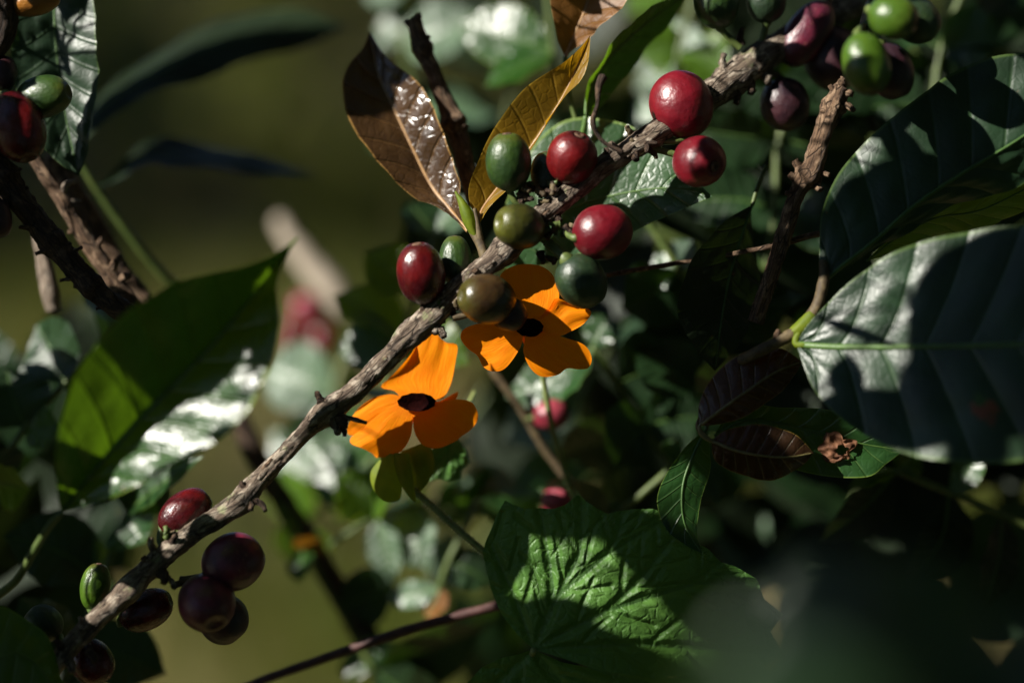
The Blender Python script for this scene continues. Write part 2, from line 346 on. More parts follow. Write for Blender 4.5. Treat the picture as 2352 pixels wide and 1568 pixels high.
def leaf(mid, left, right, mat, parent, zl=0.0, zr=0.0, n=46, **k):
    """Leaf from a midrib and its two outlines, picture positions; zl/zr lift the edges towards the viewer."""
    Mi = catmull(np.array([pr(p) for p in mid]), n); zm = Mi[:, 2]; out = []
    for E, ze in ((left, zl), (right, zr)):
        e2 = [mid[0]] + list(E) + [mid[-1]]; q = catmull(np.array([(p[0], p[1], 0.0) for p in e2], float), n)
        zz = zm + ze * np.sin(np.pi * np.linspace(0, 1, n)) ** 0.7
        out.append(np.array([pr((q[i, 0], q[i, 1], zz[i])) for i in range(n)]))
    return surf_leaf("leaf", Mi, out[0], out[1], mat, parent, **k)
def free_leaf(pts, width, normal, mat, parent, fold=0.15, n=30, nu=6, **k):
    """Leaf on a midrib in camera axes with a given facing direction."""
    Mi = catmull(np.array(pts, float), n); T = nrm(np.gradient(Mi, axis=0)); Rr = nrm(np.cross(T, np.asarray(normal, float))); N = nrm(np.cross(Rr, T))
    w = np.interp(np.linspace(0, 1, n), PROF_T, PROF_W)[:, None] * width
    return surf_leaf("leaf", Mi, Mi - Rr * w + N * w * fold, Mi + Rr * w + N * w * fold, mat, parent, nu=nu, **k)
def plain_leaf(base, tip, width, mat, parent, bend=0.1, normal=(0, 0, 1), zt=None, side=1, **k):
    """base, tip: picture positions with depth."""
    a, b = pr(base), pr(tip); d = b - a; L = np.linalg.norm(d); nn = nrm(np.asarray(normal, float)); s = nrm(np.cross(d, nn))
    m1 = a + d * 0.35 + s * L * bend * side + nn * L * 0.05; m2 = a + d * 0.7 + s * L * bend * 0.8 * side + nn * L * 0.04
    return free_leaf([a, m1, m2, b], width * (D - base[2]) / D, nn, mat, parent, **k)
def cherry(c, a, b, mat, parent, ang=90.0, tiltz=0.0, stalk=None, stalk_mat=None, navel=True, flat=0.93, label=None, seed=0, stalk_r=8.0):
    """c centre (picture, depth); a half width, b half length along the axis; ang the axis in the picture (navel end), tiltz towards the viewer."""
    C = pr(c); k = (D - c[2]) / D; a *= k; b *= k; an, tz = math.radians(ang), math.radians(tiltz)
    A = np.array((math.cos(an) * math.cos(tz), math.sin(an) * math.cos(tz), math.sin(tz))); B = nrm(np.cross(A, (0.1, 0.15, 1.0))); Cc = np.cross(A, B)
    nr, ns = 30, 36; V, CO = [], []
    for i in range(nr):
        th = math.pi * i / (nr - 1); ct, stn = math.cos(th), math.sin(th)
        rr = stn ** 0.92; dz = ct
        if ct > 0.95: dz = 0.95 - 0.10 * (ct - 0.95) / 0.05
        for j in range(ns):
            f = 2 * math.pi * j / ns; x, y = math.cos(f) * rr, math.sin(f) * rr
            lump = 1 + 0.025 * nz(x * 1.4 + seed + c[0], y * 1.4, ct * 1.4) + 0.012 * abs(y)
            V.append(C + (B * x * a + Cc * y * a * flat + A * dz * b) * lump); CO.append((x, y, ct))
    o = mesh_obj("cherry", V, grid_faces(nr, ns, True), mat, parent, CO)
    if label: o["label"] = label
    if navel:
        V, R0 = [], 0.17 * a
        rings = [(0.0, 0.90), (0.5, 0.905), (0.8, 0.985), (1.05, 0.975), (1.35, 0.93)]
        for q, h in rings:
            for j in range(14):
                f = 2 * math.pi * j / 14; g = 1 + 0.12 * nz(math.cos(f) * 2 + c[0], math.sin(f) * 2, q)
                V.append(C + (B * math.cos(f) + Cc * math.sin(f) * flat) * R0 * q * g + A * b * h)
        mesh_obj("navel", V, grid_faces(len(rings), 14, True), M['navel'], o)
    if stalk is not None:
        E = pr(stalk); S0 = C - A * b * 0.93; mpt = (S0 + E) / 2 - A * b * 0.10; Q = catmull([S0 + A * b * 0.06, S0 - A * b * 0.08, mpt, E], 10); V = []
        T = nrm(np.gradient(Q, axis=0)); X = nrm(np.cross(T, (0.2, 0.1, 1.0))); Y = np.cross(T, X)
        for i in range(10):
            r = stalk_r * k * (1.5 if i < 2 else 1.0) * (1 + 0.15 * nz(i * 0.8, c[0], c[1]))
            for j in range(9):
                f = 2 * math.pi * j / 9; V.append(Q[i] + (X[i] * math.cos(f) + Y[i] * math.sin(f)) * r)
        mesh_obj("stalk", V, grid_faces(10, 9, True), stalk_mat or M['stalk'], o)
    return o
def nub(p, d, r, L, mat, parent, name="bud_stub", seed=0, bend=0.4):
    """small broken spur standing on the bark; p, d in camera axes."""
    p = np.asarray(p, float); d = nrm(d); s = nrm(np.cross(d, (0.3, 0.5, 0.8))); Q = catmull([p - d * r, p + d * L * 0.5 + s * L * bend * 0.2, p + d * L + s * L * bend], 9); V, CO = [], []
    T = nrm(np.gradient(Q, axis=0)); X = nrm(np.cross(T, s + 0.1)); Y = np.cross(T, X); sg = 8
    for i in range(9):
        for j in range(sg):
            f = 2 * math.pi * j / sg; rr = r * (1.15 - 0.55 * i / 8) * (1 + 0.6 * nz(math.cos(f) * 2 + seed, math.sin(f) * 2, i * 0.6 + seed))
            V.append(Q[i] + (X[i] * math.cos(f) + Y[i] * math.sin(f)) * rr); CO.append((i * .1 + seed, math.cos(f) * .1, math.sin(f) * .1))
    V.append(Q[-1]); CO.append((1, 0, 0)); F = grid_faces(9, sg, True) + [(8 * sg + j, 8 * sg + (j + 1) % sg, len(V) - 1) for j in range(sg)]
    return mesh_obj(name, V, F, mat, parent, CO)
def flake(p, t, out, L, wdt, mat, parent, seed=0):
    """curled sliver of bark lifting off; camera axes."""
    p = np.asarray(p, float); t = nrm(t); out = nrm(out); s = np.cross(t, out); V, CO = [], []
    for i in range(7):
        q = i / 6 - 0.5; lift = 0.5 + 5.0 * abs(q) ** 2 * (1.5 if q > 0 else 0.5) * wdt * 0.2
        for j in range(3):
            v = (j - 1) * (1 - abs(q) * 1.1) * wdt * (1 + 0.5 * nz(i * 1.3, j * 2.1, seed)); V.append(p + t * q * L + s * v + out * (lift + 0.25 * abs(v))); CO.append((i * .15 + seed, v * .03, seed))
    o = mesh_obj("bark_flake", V, grid_faces(7, 3), mat, parent, CO)
    md = o.modifiers.new("thickness", 'SOLIDIFY'); md.thickness = 0.00018
    return o
def patch4(outline, base, zf, nu=18, nv=18):
    """Coons patch: outline runs from base[0] round the free edge to base[1]; zf(s, v) depth. Returns camera-axis points and (s, v)."""
    O = catmull(np.array([(p[0], p[1], 0) for p in ([base[0]] + list(outline) + [base[1]])], float), 301)
    i1, i2 = 105, 195
    def rs(A, n): return catmull(A[::max(1, len(A) // 24)] if len(A) > 60 else A, n)
    Lc = rs(O[:i1 + 1], nu); Tc = rs(O[i1:i2 + 1], nv); Rc = rs(O[i2:][::-1], nu); Lc[-1] = Tc[0]; Rc[-1] = Tc[-1]
    b0, b1 = Lc[0], Rc[0]; V, CO = [], []
    for i in range(nu):
        s = i / (nu - 1)
        for j in range(nv):
            v = j / (nv - 1); B = b0 * (1 - v) + b1 * v
            p = (1 - v) * Lc[i] + v * Rc[i] + (1 - s) * B + s * Tc[j] - ((1 - s) * (1 - v) * b0 + (1 - s) * v * b1 + s * (1 - v) * Tc[0] + s * v * Tc[-1])
            V.append(pr((p[0], p[1], zf(s, v * 2 - 1)))); CO.append((s, v, 0))
    return V, CO
def grow(root, pts, f, ang, L, r, mat, seed=0, towards=0.4):
    """spur on a stem at fraction f, leaning at picture angle ang."""
    p = curve_pt(pts, f); a = math.radians(ang); d = (math.cos(a), math.sin(a), towards)
    return nub(p + nrm(d) * r, d, r, L, mat, root, seed=seed)

# ================================================================== setting
def ground_mat():
    m = NT("ground_grass_and_soil"); ob = m.n("ShaderNodeTexCoord").outputs["Object"]
    n1 = m.noise(ob, 1.9, 4, 0.6); n2 = m.noise(ob, 5.0, 5, 0.65); n3 = m.noise(ob, 40, 4, 0.7)
    col = m.mix(m.ramp(n1, 0.37, 0.55), (0.040, 0.062, 0.005), (0.17, 0.135, 0.055)); col = m.mix(m.ramp(n2, 0.48, 0.66, 0, 0.6), col, (0.045, 0.06, 0.008))
    col = m.mix(m.ramp(n3, 0.5, 0.7, 0, 0.5), col, (0.10, 0.075, 0.035))
    return m.end(m.bsdf(col, 0.95, m.bump(m.math('ADD', n3, n2), 0.8, 0.03), spec=0.15))
gx = np.concatenate([-np.geomspace(150, 3, 10), np.linspace(-2.5, 2.5, 26), np.geomspace(3, 150, 10)]); gy = np.concatenate([-np.geomspace(150, 2, 8), np.linspace(-1.5, 9, 40), np.geomspace(10, 160, 10)])
gv = [(x, y, 0.05 * nz(x * 0.8, y * 0.8, 3.1) + (0.02 * nz(x * 3, y * 3, 1) if abs(x) < 3 and abs(y) < 9 else 0)) for y in gy for x in gx]
go = mesh_obj("ground", gv, grid_faces(len(gy), len(gx)), ground_mat(), None, None, world=True); go["kind"] = "structure"
# low weeds and grass that cover the soil behind the bush
wv, wf = [], []
for i in range(9000):
    y = rnd.uniform(2.0, 9.0); x = rnd.uniform(-0.30, 0.30) * y + rnd.gauss(0, 0.25)
    if nz(x * 1.3 + 4, y * 1.3, 8.0) < -0.08: continue
    h = rnd.uniform(0.04, 0.16); a = rnd.uniform(0, 6.28); l = rnd.uniform(0.2, 0.8) * h; wd0 = rnd.uniform(0.003, 0.009); k = len(wv)
    dx, dy = math.cos(a), math.sin(a); z0 = -0.05
    wv += [(x - dy * wd0, y + dx * wd0, z0), (x + dy * wd0, y - dx * wd0, z0), (x + dx * l * .4 + dy * wd0, y + dy * l * .4 - dx * wd0, h * .6), (x + dx * l * .4 - dy * wd0, y + dy * l * .4 + dx * wd0, h * .6), (x + dx * l, y + dy * l, h)]
    wf += [(k, k + 1, k + 2, k + 3), (k + 3, k + 2, k + 4)]
M['grass'] = plain_mat("grass_olive", (0.045, 0.065, 0.006), (0.11, 0.105, 0.010), 0.6, 30, 0.3, tr=(0.16, 0.20, 0.02), tfac=0.3)
g = mesh_obj("grass", wv, wf, M['grass'], None, world=True); g["kind"] = "stuff"; g["label"] = "olive grass and weeds on the ground far behind the branch"

# unseen trees added so their crowns dapple the ground behind the bush
def added_shade_tree(loc, h, rad, label, seed, n=2600):
    rr = random.Random(seed); t = world_thing("added_shade_tree", label, "tree", loc, "unseen trees added for shade")
    V, CO = [], []
    for i in range(14):
        q = i / 13; r = 0.13 * (1 - 0.65 * q)
        for j in range(10):
            f = 2 * math.pi * j / 10; V.append((loc[0] + 0.15 * nz(q * 2, seed, 0) + math.cos(f) * r, loc[1] + 0.15 * nz(q * 2, seed, 5) + math.sin(f) * r, q * h)); CO.append((q * h * 100 * .1, math.cos(f) * 1.3, math.sin(f) * 1.3))
    mesh_obj("trunk", V, grid_faces(14, 10, True), M['bark_brown'], t, CO, world=True)
    V, F = [], []; cl = [(rr.gauss(0, .5), rr.gauss(0, .5), rr.gauss(0, .38)) for _ in range(30)]
    for i in range(n):
        c = cl[i % 30]; p = np.array((loc[0] + (c[0] + rr.gauss(0, .16)) * rad, loc[1] + (c[1] + rr.gauss(0, .16)) * rad, h + (c[2] + rr.gauss(0, .12)) * rad))
        d = nrm((rr.gauss(0, 1), rr.gauss(0, 1), rr.gauss(0, .5))); s = nrm(np.cross(d, (rr.gauss(0, 1), rr.gauss(0, 1), 1))); L = rr.uniform(.09, .18); k = len(V)
        V += [p, p + d * L * .5 + s * L * .22, p + d * L, p + d * L * .5 - s * L * .22]; F.append((k, k + 1, k + 2, k + 3))
    mesh_obj("crown", V, F, M['leaf_shade'], t, [(0, 0.3, 0.5)] * len(V), world=True)
    return t
for dd, side, hh, sd, lb in ((5.0, -1.5, 3.6, 3, "tall unseen tree added to dapple the grassy clearing"), (5.2, 0.7, 3.9, 5, "broad shade tree deep behind the coffee bush"), (7.2, -0.6, 4.0, 9, "unseen tree added to dapple the far end of the grassy clearing")):
    k = hh / LW.z
    added_shade_tree((side + LW.x * k, dd + LW.y * k, 0.0), hh, 1.25, lb, sd)

def coffee_bush(loc, r, h, label, seed, n=3000, mat=None):
    rr = random.Random(seed); t = world_thing("coffee_bush", label, "bush", loc, "coffee bushes around the clearing"); V, CO = [], []
    for i in range(10):
        q = i / 9; w_ = .03 * (1 - .7 * q)
        for j in range(8): f = 2 * math.pi * j / 8; V.append((loc[0] + math.cos(f) * w_, loc[1] + math.sin(f) * w_, q * h * .95)); CO.append((q * 18, math.cos(f), math.sin(f)))
    mesh_obj("trunk", V, grid_faces(10, 8, True), M['bark_brown'], t, CO, world=True)
    V, F, C2 = [], [], []
    for i in range(n):
        a = rr.uniform(0, 6.28); zz = rr.uniform(.06, 1); R_ = r * math.sqrt(max(.05, 1 - (zz - .4) ** 2 / .42)) * (1 + .25 * nz(math.cos(a) * 2, math.sin(a) * 2, zz * 4 + seed)); q = R_ * rr.uniform(.35, 1) ** .6
        p = np.array((loc[0] + math.cos(a) * q, loc[1] + math.sin(a) * q, zz * h)); d = nrm((math.cos(a) + rr.gauss(0, .5), math.sin(a) + rr.gauss(0, .5), rr.gauss(-.2, .4))); s = nrm(np.cross(d, (rr.gauss(0, .4), rr.gauss(0, .4), 1))); L = rr.uniform(.10, .17); w_ = L * .21; k = len(V); dn = np.array((0, 0, -L * .12))
        V += [p, p + d * L * .35 + s * w_, p + d * L * .7 + s * w_ * .8 + dn * .5, p + d * L + dn, p + d * L * .7 - s * w_ * .8 + dn * .5, p + d * L * .35 - s * w_]; F += [(k, k + 1, k + 5), (k + 1, k + 2, k + 4, k + 5), (k + 2, k + 3, k + 4)]
        C2 += [(.1, .2, 0), (.35, .9, .35), (.7, .9, .7), (1, .2, 1), (.7, -.9, .7), (.35, -.9, .35)]
    mesh_obj("foliage", V, F, mat or M['leaf_shade'], t, C2, world=True, smooth=False)
for i_, (loc, r_, h_, lb) in enumerate([((1.15, .1, 0), .75, 2.1, "unseen coffee bush added right beside the cherry branch to block skylight"), ((1.2, 1.3, 0), .7, 2.0, "unseen coffee bush added past the cherry branch to block skylight"), ((1.6, 2.7, 0), .75, 2.1, "unseen coffee bush added at the right edge of the grass to block skylight"), ((.25, -1.1, 0), .7, 2.1, "unseen coffee bush added facing the cherry branch to block skylight"), ((-.9, -1.5, 0), .7, 1.8, "low unseen coffee bush added behind the camera to block skylight"), ((1.3, -1.1, 0), .7, 2.2, "tall unseen coffee bush added behind on the right to block skylight"), ((-3.0, 5.8, 0), .9, 1.8, "coffee bush left beyond the grass clearing"), ((.2, 8.2, 0), 1.0, 1.8, "coffee bush closing off the grass clearing"), ((2.2, 6.6, 0), .9, 2.0, "coffee bush in the clearing's far corner"), ((-3.0, 8.6, 0), 1.0, 2.0, "far coffee bush beyond the clearing"), ((-1.55, 1.3, 0), .7, 1.75, "unseen coffee bush added left of the grass clearing to block skylight"), ((-2.2, -1.2, 0), .8, 1.9, "unseen coffee bush added behind on the left to block skylight")]): coffee_bush(loc, r_, h_, lb, 40 + i_)  # bushes beside and behind the camera are added to block skylight
added_shade_tree((1.7, -.2, 0), 3.6, 1.5, "spreading unseen tree added to block skylight over the coffee row", 21, 9000)  # further unseen trees, added as sky blockers around the branch
added_shade_tree((2.6, 3.2, 0), 3.9, 1.5, "second unseen tree along the coffee row, added to block skylight", 23, 7000)

added_shade_tree((.5, .9, 0), 3.3, 1.1, "unseen tree added to block skylight above the cherry branch", 25, 7000)
added_shade_tree((-1.3, 2.9, 0), 3.5, 1.2, "unseen tree added left of the grass clearing to block skylight", 27, 6000)
added_shade_tree((-2.4, -2.9, 0), 3.4, 1.2, "unseen tree added behind on the left to block skylight", 29, 6000)
added_shade_tree((0.2, -2.2, 0), 3.4, 1.3, "unseen tree added behind the camera to block skylight", 31, 7000)

for i_, (x_, y_, h_, lb) in enumerate([(-.95, 5.0, .55, "coffee seedling in the grass beside the left bush"), (-.40, 5.7, .5, "coffee seedling in the middle of the grass"), (-1.25, 6.5, .6, "coffee seedling at the far grass edge"), (-.15, 4.8, .5, "coffee seedling in the grass behind the brown leaf")]): coffee_bush((x_, y_, 0), .26, h_, lb, 70 + i_, 130, M['grass'])

# ================================================================== the main branch
mb_pts = [(110, 1550, 60), (165, 1478, 60), (255, 1392, 50), (345, 1303, 40), (430, 1232, 30), (545, 1158, 20), (592, 1106, 15), (700, 992, 0), (748, 948, 0), (830, 884, 0), (930, 780, 0), (985, 732, 0), (1062, 655, 0), (1150, 582, 0), (1250, 492, 0), (1370, 392, 0), (1440, 348, -10), (1510, 305, -35), (1600, 238, -85), (1690, 178, -140), (1770, 120, -185), (1860, 66, -230), (1960, 10, -280), (2070, -50, -340)]
mb_r = [.88 * q_ for q_ in [24, 26, 27, 31, 27, 29, 25, 22, 33, 27, 28, 35, 29, 30, 31, 30, 29, 34, 38, 44, 42, 36, 34, 32]]
mb = thing("coffee_branch", "grey-barked coffee branch with red, green and purple cherries crossing in front of orange flowers", "branch", mb_pts[0])
tube("stem", mb_pts, mb_r, M['bark'], mb, rough=0.20, seg=30, step=5.0, ridge=0.05, seed=1.7, nodes=[(0.425, .16, .012), (0.535, .22, .010), (0.10, .25, .01), (0.225, .15, .012), (0.72, .12, .015)])
MBC = catmull(np.array([pr(p) for p in mb_pts]), 401); MBT = nrm(np.gradient(MBC, axis=0))
def near(x, y):
    q = np.array([np.hypot((c[0]) / ((D - c[2]) / D) + 1176 - x, 784 - c[1] / ((D - c[2]) / D) - y) for c in MBC]); return int(q.argmin())
# spurs, leaf scars and lifting bark
for (x, y, ang, L, r, tz) in [(733, 915, 120, 16, 9, .2), (745, 930, 70, 10, 8, .5), (790, 958, -8, 62, 7, .5), (778, 962, -20, 30, 12, .6), (772, 975, -60, 22, 13, .4), (785, 985, -35, 20, 8, .6), (1010, 757, -40, 22, 12, .4), (1000, 750, -75, 18, 12, .5), (975, 712, 110, 12, 12, .4), (590, 1150, -25, 34, 8, .4), (575, 1150, -60, 22, 11, .5), (560, 1118, 130, 14, 8, .3),
                          (352, 1265, 115, 30, 9, .3), (372, 1315, -50, 26, 13, .5), (345, 1290, 160, 20, 11, .4), (390, 1330, -30, 30, 7, .6), (455, 1205, 80, 16, 7, .3), (195, 1440, 130, 26, 9, .4), (185, 1465, 100, 30, 10, .4), (150, 1490, 150, 30, 12, .4), (160, 1520, -50, 26, 12, .5), (210, 1500, -40, 24, 10, .5), (1415, 345, 150, 22, 14, .4), (1450, 350, -40, 24, 14, .5), (1400, 360, 120, 20, 10, .5), (1660, 150, 100, 26, 10, .3), (1720, 190, -60, 30, 14, .4), (1690, 215, -70, 26, 12, .3), (1755, 170, -50, 30, 14, .5), (1700, 95, 95, 30, 9, .2)]:
    i = near(x, y); a = math.radians(ang); d = np.array((math.cos(a), math.sin(a), tz)); p = pr((x, y, MBC[i][2] + 12))
    nub(p, d, r, L, M['bark'] if rnd.random() < .5 else M['bark_dark'], mb, seed=x * .1, bend=.08 if L > 40 else .4)
for k in range(46):
    i = rnd.randrange(20, 330); t = MBT[i]; side = nrm(np.cross(t, (0, 0, 1.0))); v = rnd.uniform(-0.75, 0.75)
    out = nrm(side * v + np.array((0, 0, 1.0)) * math.sqrt(1 - v * v)); rad = np.interp(i / 400, np.linspace(0, 1, len(mb_r)), mb_r)
    flake(MBC[i] + out * rad * 1.02, t, out, rnd.uniform(14, 46), rnd.uniform(2, 5.5), M['bark'] if k % 3 else M['bark_brown'], mb, seed=k * .7)
# peeled strip below the twin olive cherry
flake(pr((1075, 668, 30)), MBT[near(1075, 668)], (0.3, -.2, 1), 90, 9, M['bark_pale'], mb, seed=4.4)

for a in [
  dict(c=(967, 628, 20), a=56, b=73, mat=M['darkred'], ang=98, tiltz=12, stalk=(1005, 718, 5), stalk_mat=M['stalk_brown'], label="glossy dark red cherry above the stem"),
  dict(c=(1046, 598, -45), a=38, b=58, mat=M['green'], ang=92, tiltz=-6, stalk=(1030, 690, -20), label="green cherry tucked behind the dark red one"),
  dict(c=(1118, 687, 48), a=58, b=70, mat=M['brown'], ang=172, tiltz=30, stalk=(1040, 730, 10), stalk_mat=M['stalk_brown'], navel=False, label="olive-brown half-ripe cherry"),
  dict(c=(1168, 720, 16), a=40, b=44, mat=M['plum'], ang=-30, tiltz=-5, navel=False, label="black shaded cherry behind the olive-brown one"),
  dict(c=(1193, 520, 50), a=53, b=62, mat=M['olive'], ang=170, tiltz=35, stalk=(1265, 525, 10), navel=False, label="olive-green cherry lying over the stem"),
  dict(c=(1168, 372, 25), a=53, b=68, mat=M['green'], ang=93, tiltz=8, stalk=(1190, 470, 10), label="upright green cherry in front of the bronze leaf"),
  dict(c=(1313, 362, 25), a=58, b=63, mat=M['red'], ang=70, tiltz=28, stalk=(1285, 460, 8), label="red cherry with its navel showing"),
  dict(c=(1262, 402, -25), a=43, b=56, mat=M['dgreen'], ang=100, stalk=(1260, 470, 0), label="dark green cherry half hidden behind a red one"),
  dict(c=(1384, 533, 30), a=64, b=70, mat=M['crimson'], ang=12, tiltz=-15, stalk=(1300, 530, 5), navel=False, label="bright crimson cherry below the stem"),
  dict(c=(1335, 646, 28), a=57, b=66, mat=M['dgreen'], ang=-55, tiltz=-10, stalk=(1262, 560, 5), stalk_r=13, navel=False, label="dark green cherry hanging over the orange petal"),
  dict(c=(1565, 241, -50), a=73, b=80, mat=M['crimson'], ang=110, tiltz=-10, stalk=(1500, 325, -25), navel=False, label="large red cherry lit from the left"),
  dict(c=(1606, 371, 35), a=60, b=67, mat=M['crimson'], ang=-25, tiltz=55, stalk=(1495, 340, -25), label="round red cherry under the large one"),
  dict(c=(1853, 78, -195), a=50, b=88, mat=M['purple'], ang=235, tiltz=5, stalk=(1900, -15, -240), stalk_mat=M['stalk_brown'], label="long shrivelling purple cherry"),
  dict(c=(1915, 135, -240), a=70, b=78, mat=M['plum'], ang=-60, navel=False, label="blackish cherry in the shade of the purple one"),
  dict(c=(1803, 240, -190), a=58, b=62, mat=M['plum'], ang=-80, stalk=(1755, 165, -175), stalk_mat=M['stalk_brown'], label="dull dark plum cherry"),
  dict(c=(1645, 8, -140), a=52, b=60, mat=M['green'], ang=100, tiltz=0, stalk=(1700, 110, -145), navel=False, label="green cherry with a yellow rim of light"),
  dict(c=(1760, 2, -160), a=46, b=52, mat=M['dgreen'], ang=90, tiltz=0, stalk=(1745, 110, -165), navel=False, label="dark green cherry against the shade"),
  dict(c=(425, 1176, -25), a=48, b=68, mat=M['darkred'], ang=38, tiltz=-10, stalk=(372, 1255, 20), navel=False, label="red cherry with a white sun glint"),
  dict(c=(535, 1290, 25), a=66, b=74, mat=M['purple'], ang=25, tiltz=-15, stalk=(415, 1330, 30), stalk_mat=M['stalk_brown'], label="purple cherry under the stem"),
  dict(c=(475, 1383, 60), a=66, b=72, mat=M['purple'], ang=-60, tiltz=45, stalk=(395, 1345, 40), stalk_mat=M['stalk_brown'], navel=False, label="purple-red cherry with pale scars"),
  dict(c=(512, 1420, 0), a=58, b=60, mat=M['plum'], ang=-50, navel=False, label="nearly black cherry behind the scarred one"),
  dict(c=(219, 1346, -50), a=35, b=55, mat=M['lgreen'], ang=80, tiltz=0, stalk=(215, 1420, 20), label="small light green cherry"),
  dict(c=(100, 1432, -40), a=44, b=46, mat=M['dgreen'], ang=140, stalk=(150, 1490, 30), navel=False, label="dark green cherry near the stem's lower end"),
  dict(c=(335, 1400, -30), a=46, b=66, mat=M['darkred'], ang=25, stalk=(300, 1370, 10), navel=False, label="dark red cherry in the shade below the stem"),
  dict(c=(212, 1520, -20), a=50, b=56, mat=M['darkred'], ang=-60, navel=False, stalk=(180, 1480, 30), label="shaded dark red cherry at the stem's lower end"),
]: cherry(parent=mb, seed=a['c'][1], **a)
# clustered flower-bud stubs between the cherries
for (x, y, n) in [(1215, 450, 12), (1285, 520, 10), (1255, 560, 8), (1470, 330, 12), (380, 1225, 6), (1025, 715, 7), (1245, 430, 7)]:
    i = near(x, y)
    for k in range(n):
        a = rnd.uniform(0, 6.28); p = pr((x + rnd.gauss(0, 17), y + rnd.gauss(0, 14), MBC[i][2] + rnd.uniform(-5, 32)))
        nub(p, (math.cos(a), math.sin(a) + .4, rnd.uniform(0, .9)), rnd.uniform(5, 9), rnd.uniform(10, 22), rnd.choice([M['stalk_brown'], M['stalk'], M['bark_dark']]), mb, seed=k + x, bend=.2)
# curled dry tendril above the red cherry
tube("dry_tendril", [(1385, 175, 40), (1375, 200, 45), (1372, 240, 50), (1362, 285, 50), (1385, 325, 48), (1430, 350, 45)], [10, 8, 4.5, 6, 4.5, 6], M['bark_dark'], mb, rough=.3, seed=5)
# leaf behind the cherries
leaf([(1145, 606, -150), (1245, 520, -165), (1345, 466, -155), (1480, 436, -120), (1570, 434, -90), (1637, 452, -65)], [(1140, 540), (1185, 410), (1240, 318), (1320, 272), (1440, 286), (1525, 345), (1595, 412)], [(1185, 618), (1310, 592), (1410, 556), (1500, 510), (1580, 476)], M['leaf_pale_fruit'], mb, zl=-42, zr=18, bulge=2.5, wave=3, seed=1, label="green leaf behind the cherries with an oval fruit shadow")

# ---- side shoot with the two young leaves
sh = thing("leafy_shoot", "young shoot with one glossy brown leaf and one bronze leaf above the branch", "shoot", (1115, 600, -30))
tube("stem", [(1118, 605, -25), (1105, 565, -35), (1085, 530, -45), (1066, 500, -55)], [13, 12, 10, 7], M['stalk_brown'], sh, rough=.15, seed=2)
tube("stipule", [(1093, 545, -40), (1075, 500, -38), (1062, 468, -40), (1046, 440, -45)], [9, 15, 10, 2], M['bract'], sh, rough=.2, seed=3)
tube("stem", [(1105, 565, -35), (1098, 520, -35), (1090, 480, -40)], [9, 7, 5], M['stalk_brown'], sh, rough=.15, seed=4)
leaf([(1075, 530, -60), (1035, 482, -110), (990, 425, -150), (945, 335, -170), (903, 245, -195), (868, 165, -215), (850, 72, -235)], [(1010, 478), (930, 438), (850, 350), (800, 272), (786, 200), (801, 150), (833, 112)], [(1052, 470), (1058, 430), (1040, 370), (1002, 262), (962, 192), (925, 160), (880, 122)], M['leaf_brown'], sh, mid_mat=M['midrib_tan'], zl=40, zr=40, bulge=7, wave=2, seed=2, rib=4.5, label="glossy brown young leaf folded along its midrib")
leaf([(1098, 520, -40), (1108, 480, -60), (1160, 410, -75), (1228, 325, -80), (1300, 208, -70), (1357, 80, -40)], [(1076, 440), (1100, 365), (1140, 288), (1200, 208), (1285, 150), (1330, 112)], [(1130, 470), (1190, 400), (1262, 270), (1328, 192), (1350, 140)], M['leaf_bronze'], sh, mid_mat=M['midrib_tan'], zl=30, zr=40, bulge=2, wave=3, seed=3, rib=3, label="bronze-yellow young leaf with a pointed tip")

# ---- broken stub twig beside them
st = thing("broken_twig", "brown upright twig stub with a broken knobbly top beside the glossy brown leaf", "twig", (1080, 430, -200))
s_pts = [(1090, 470, -160), (1068, 380, -190), (1045, 290, -210), (1005, 190, -210), (970, 110, -205), (948, 45, -200)]
tube("stem", s_pts, [18, 20, 24, 19, 20, 18], M['bark_brown'], st, rough=.22, ridge=.1, seed=6, nodes=[(.85, .35, .03), (.45, .35, .03)], cap=.1)
for f, an, L, r in ((.98, 60, 16, 10), (.97, 170, 14, 9), (.86, -10, 18, 10), (.84, 190, 14, 10), (.9, 20, 22, 7), (.45, -20, 20, 15), (.42, 10, 18, 12), (.48, 160, 12, 10)): grow(st, s_pts, f, an, L, r, M['bark_brown'], seed=L)

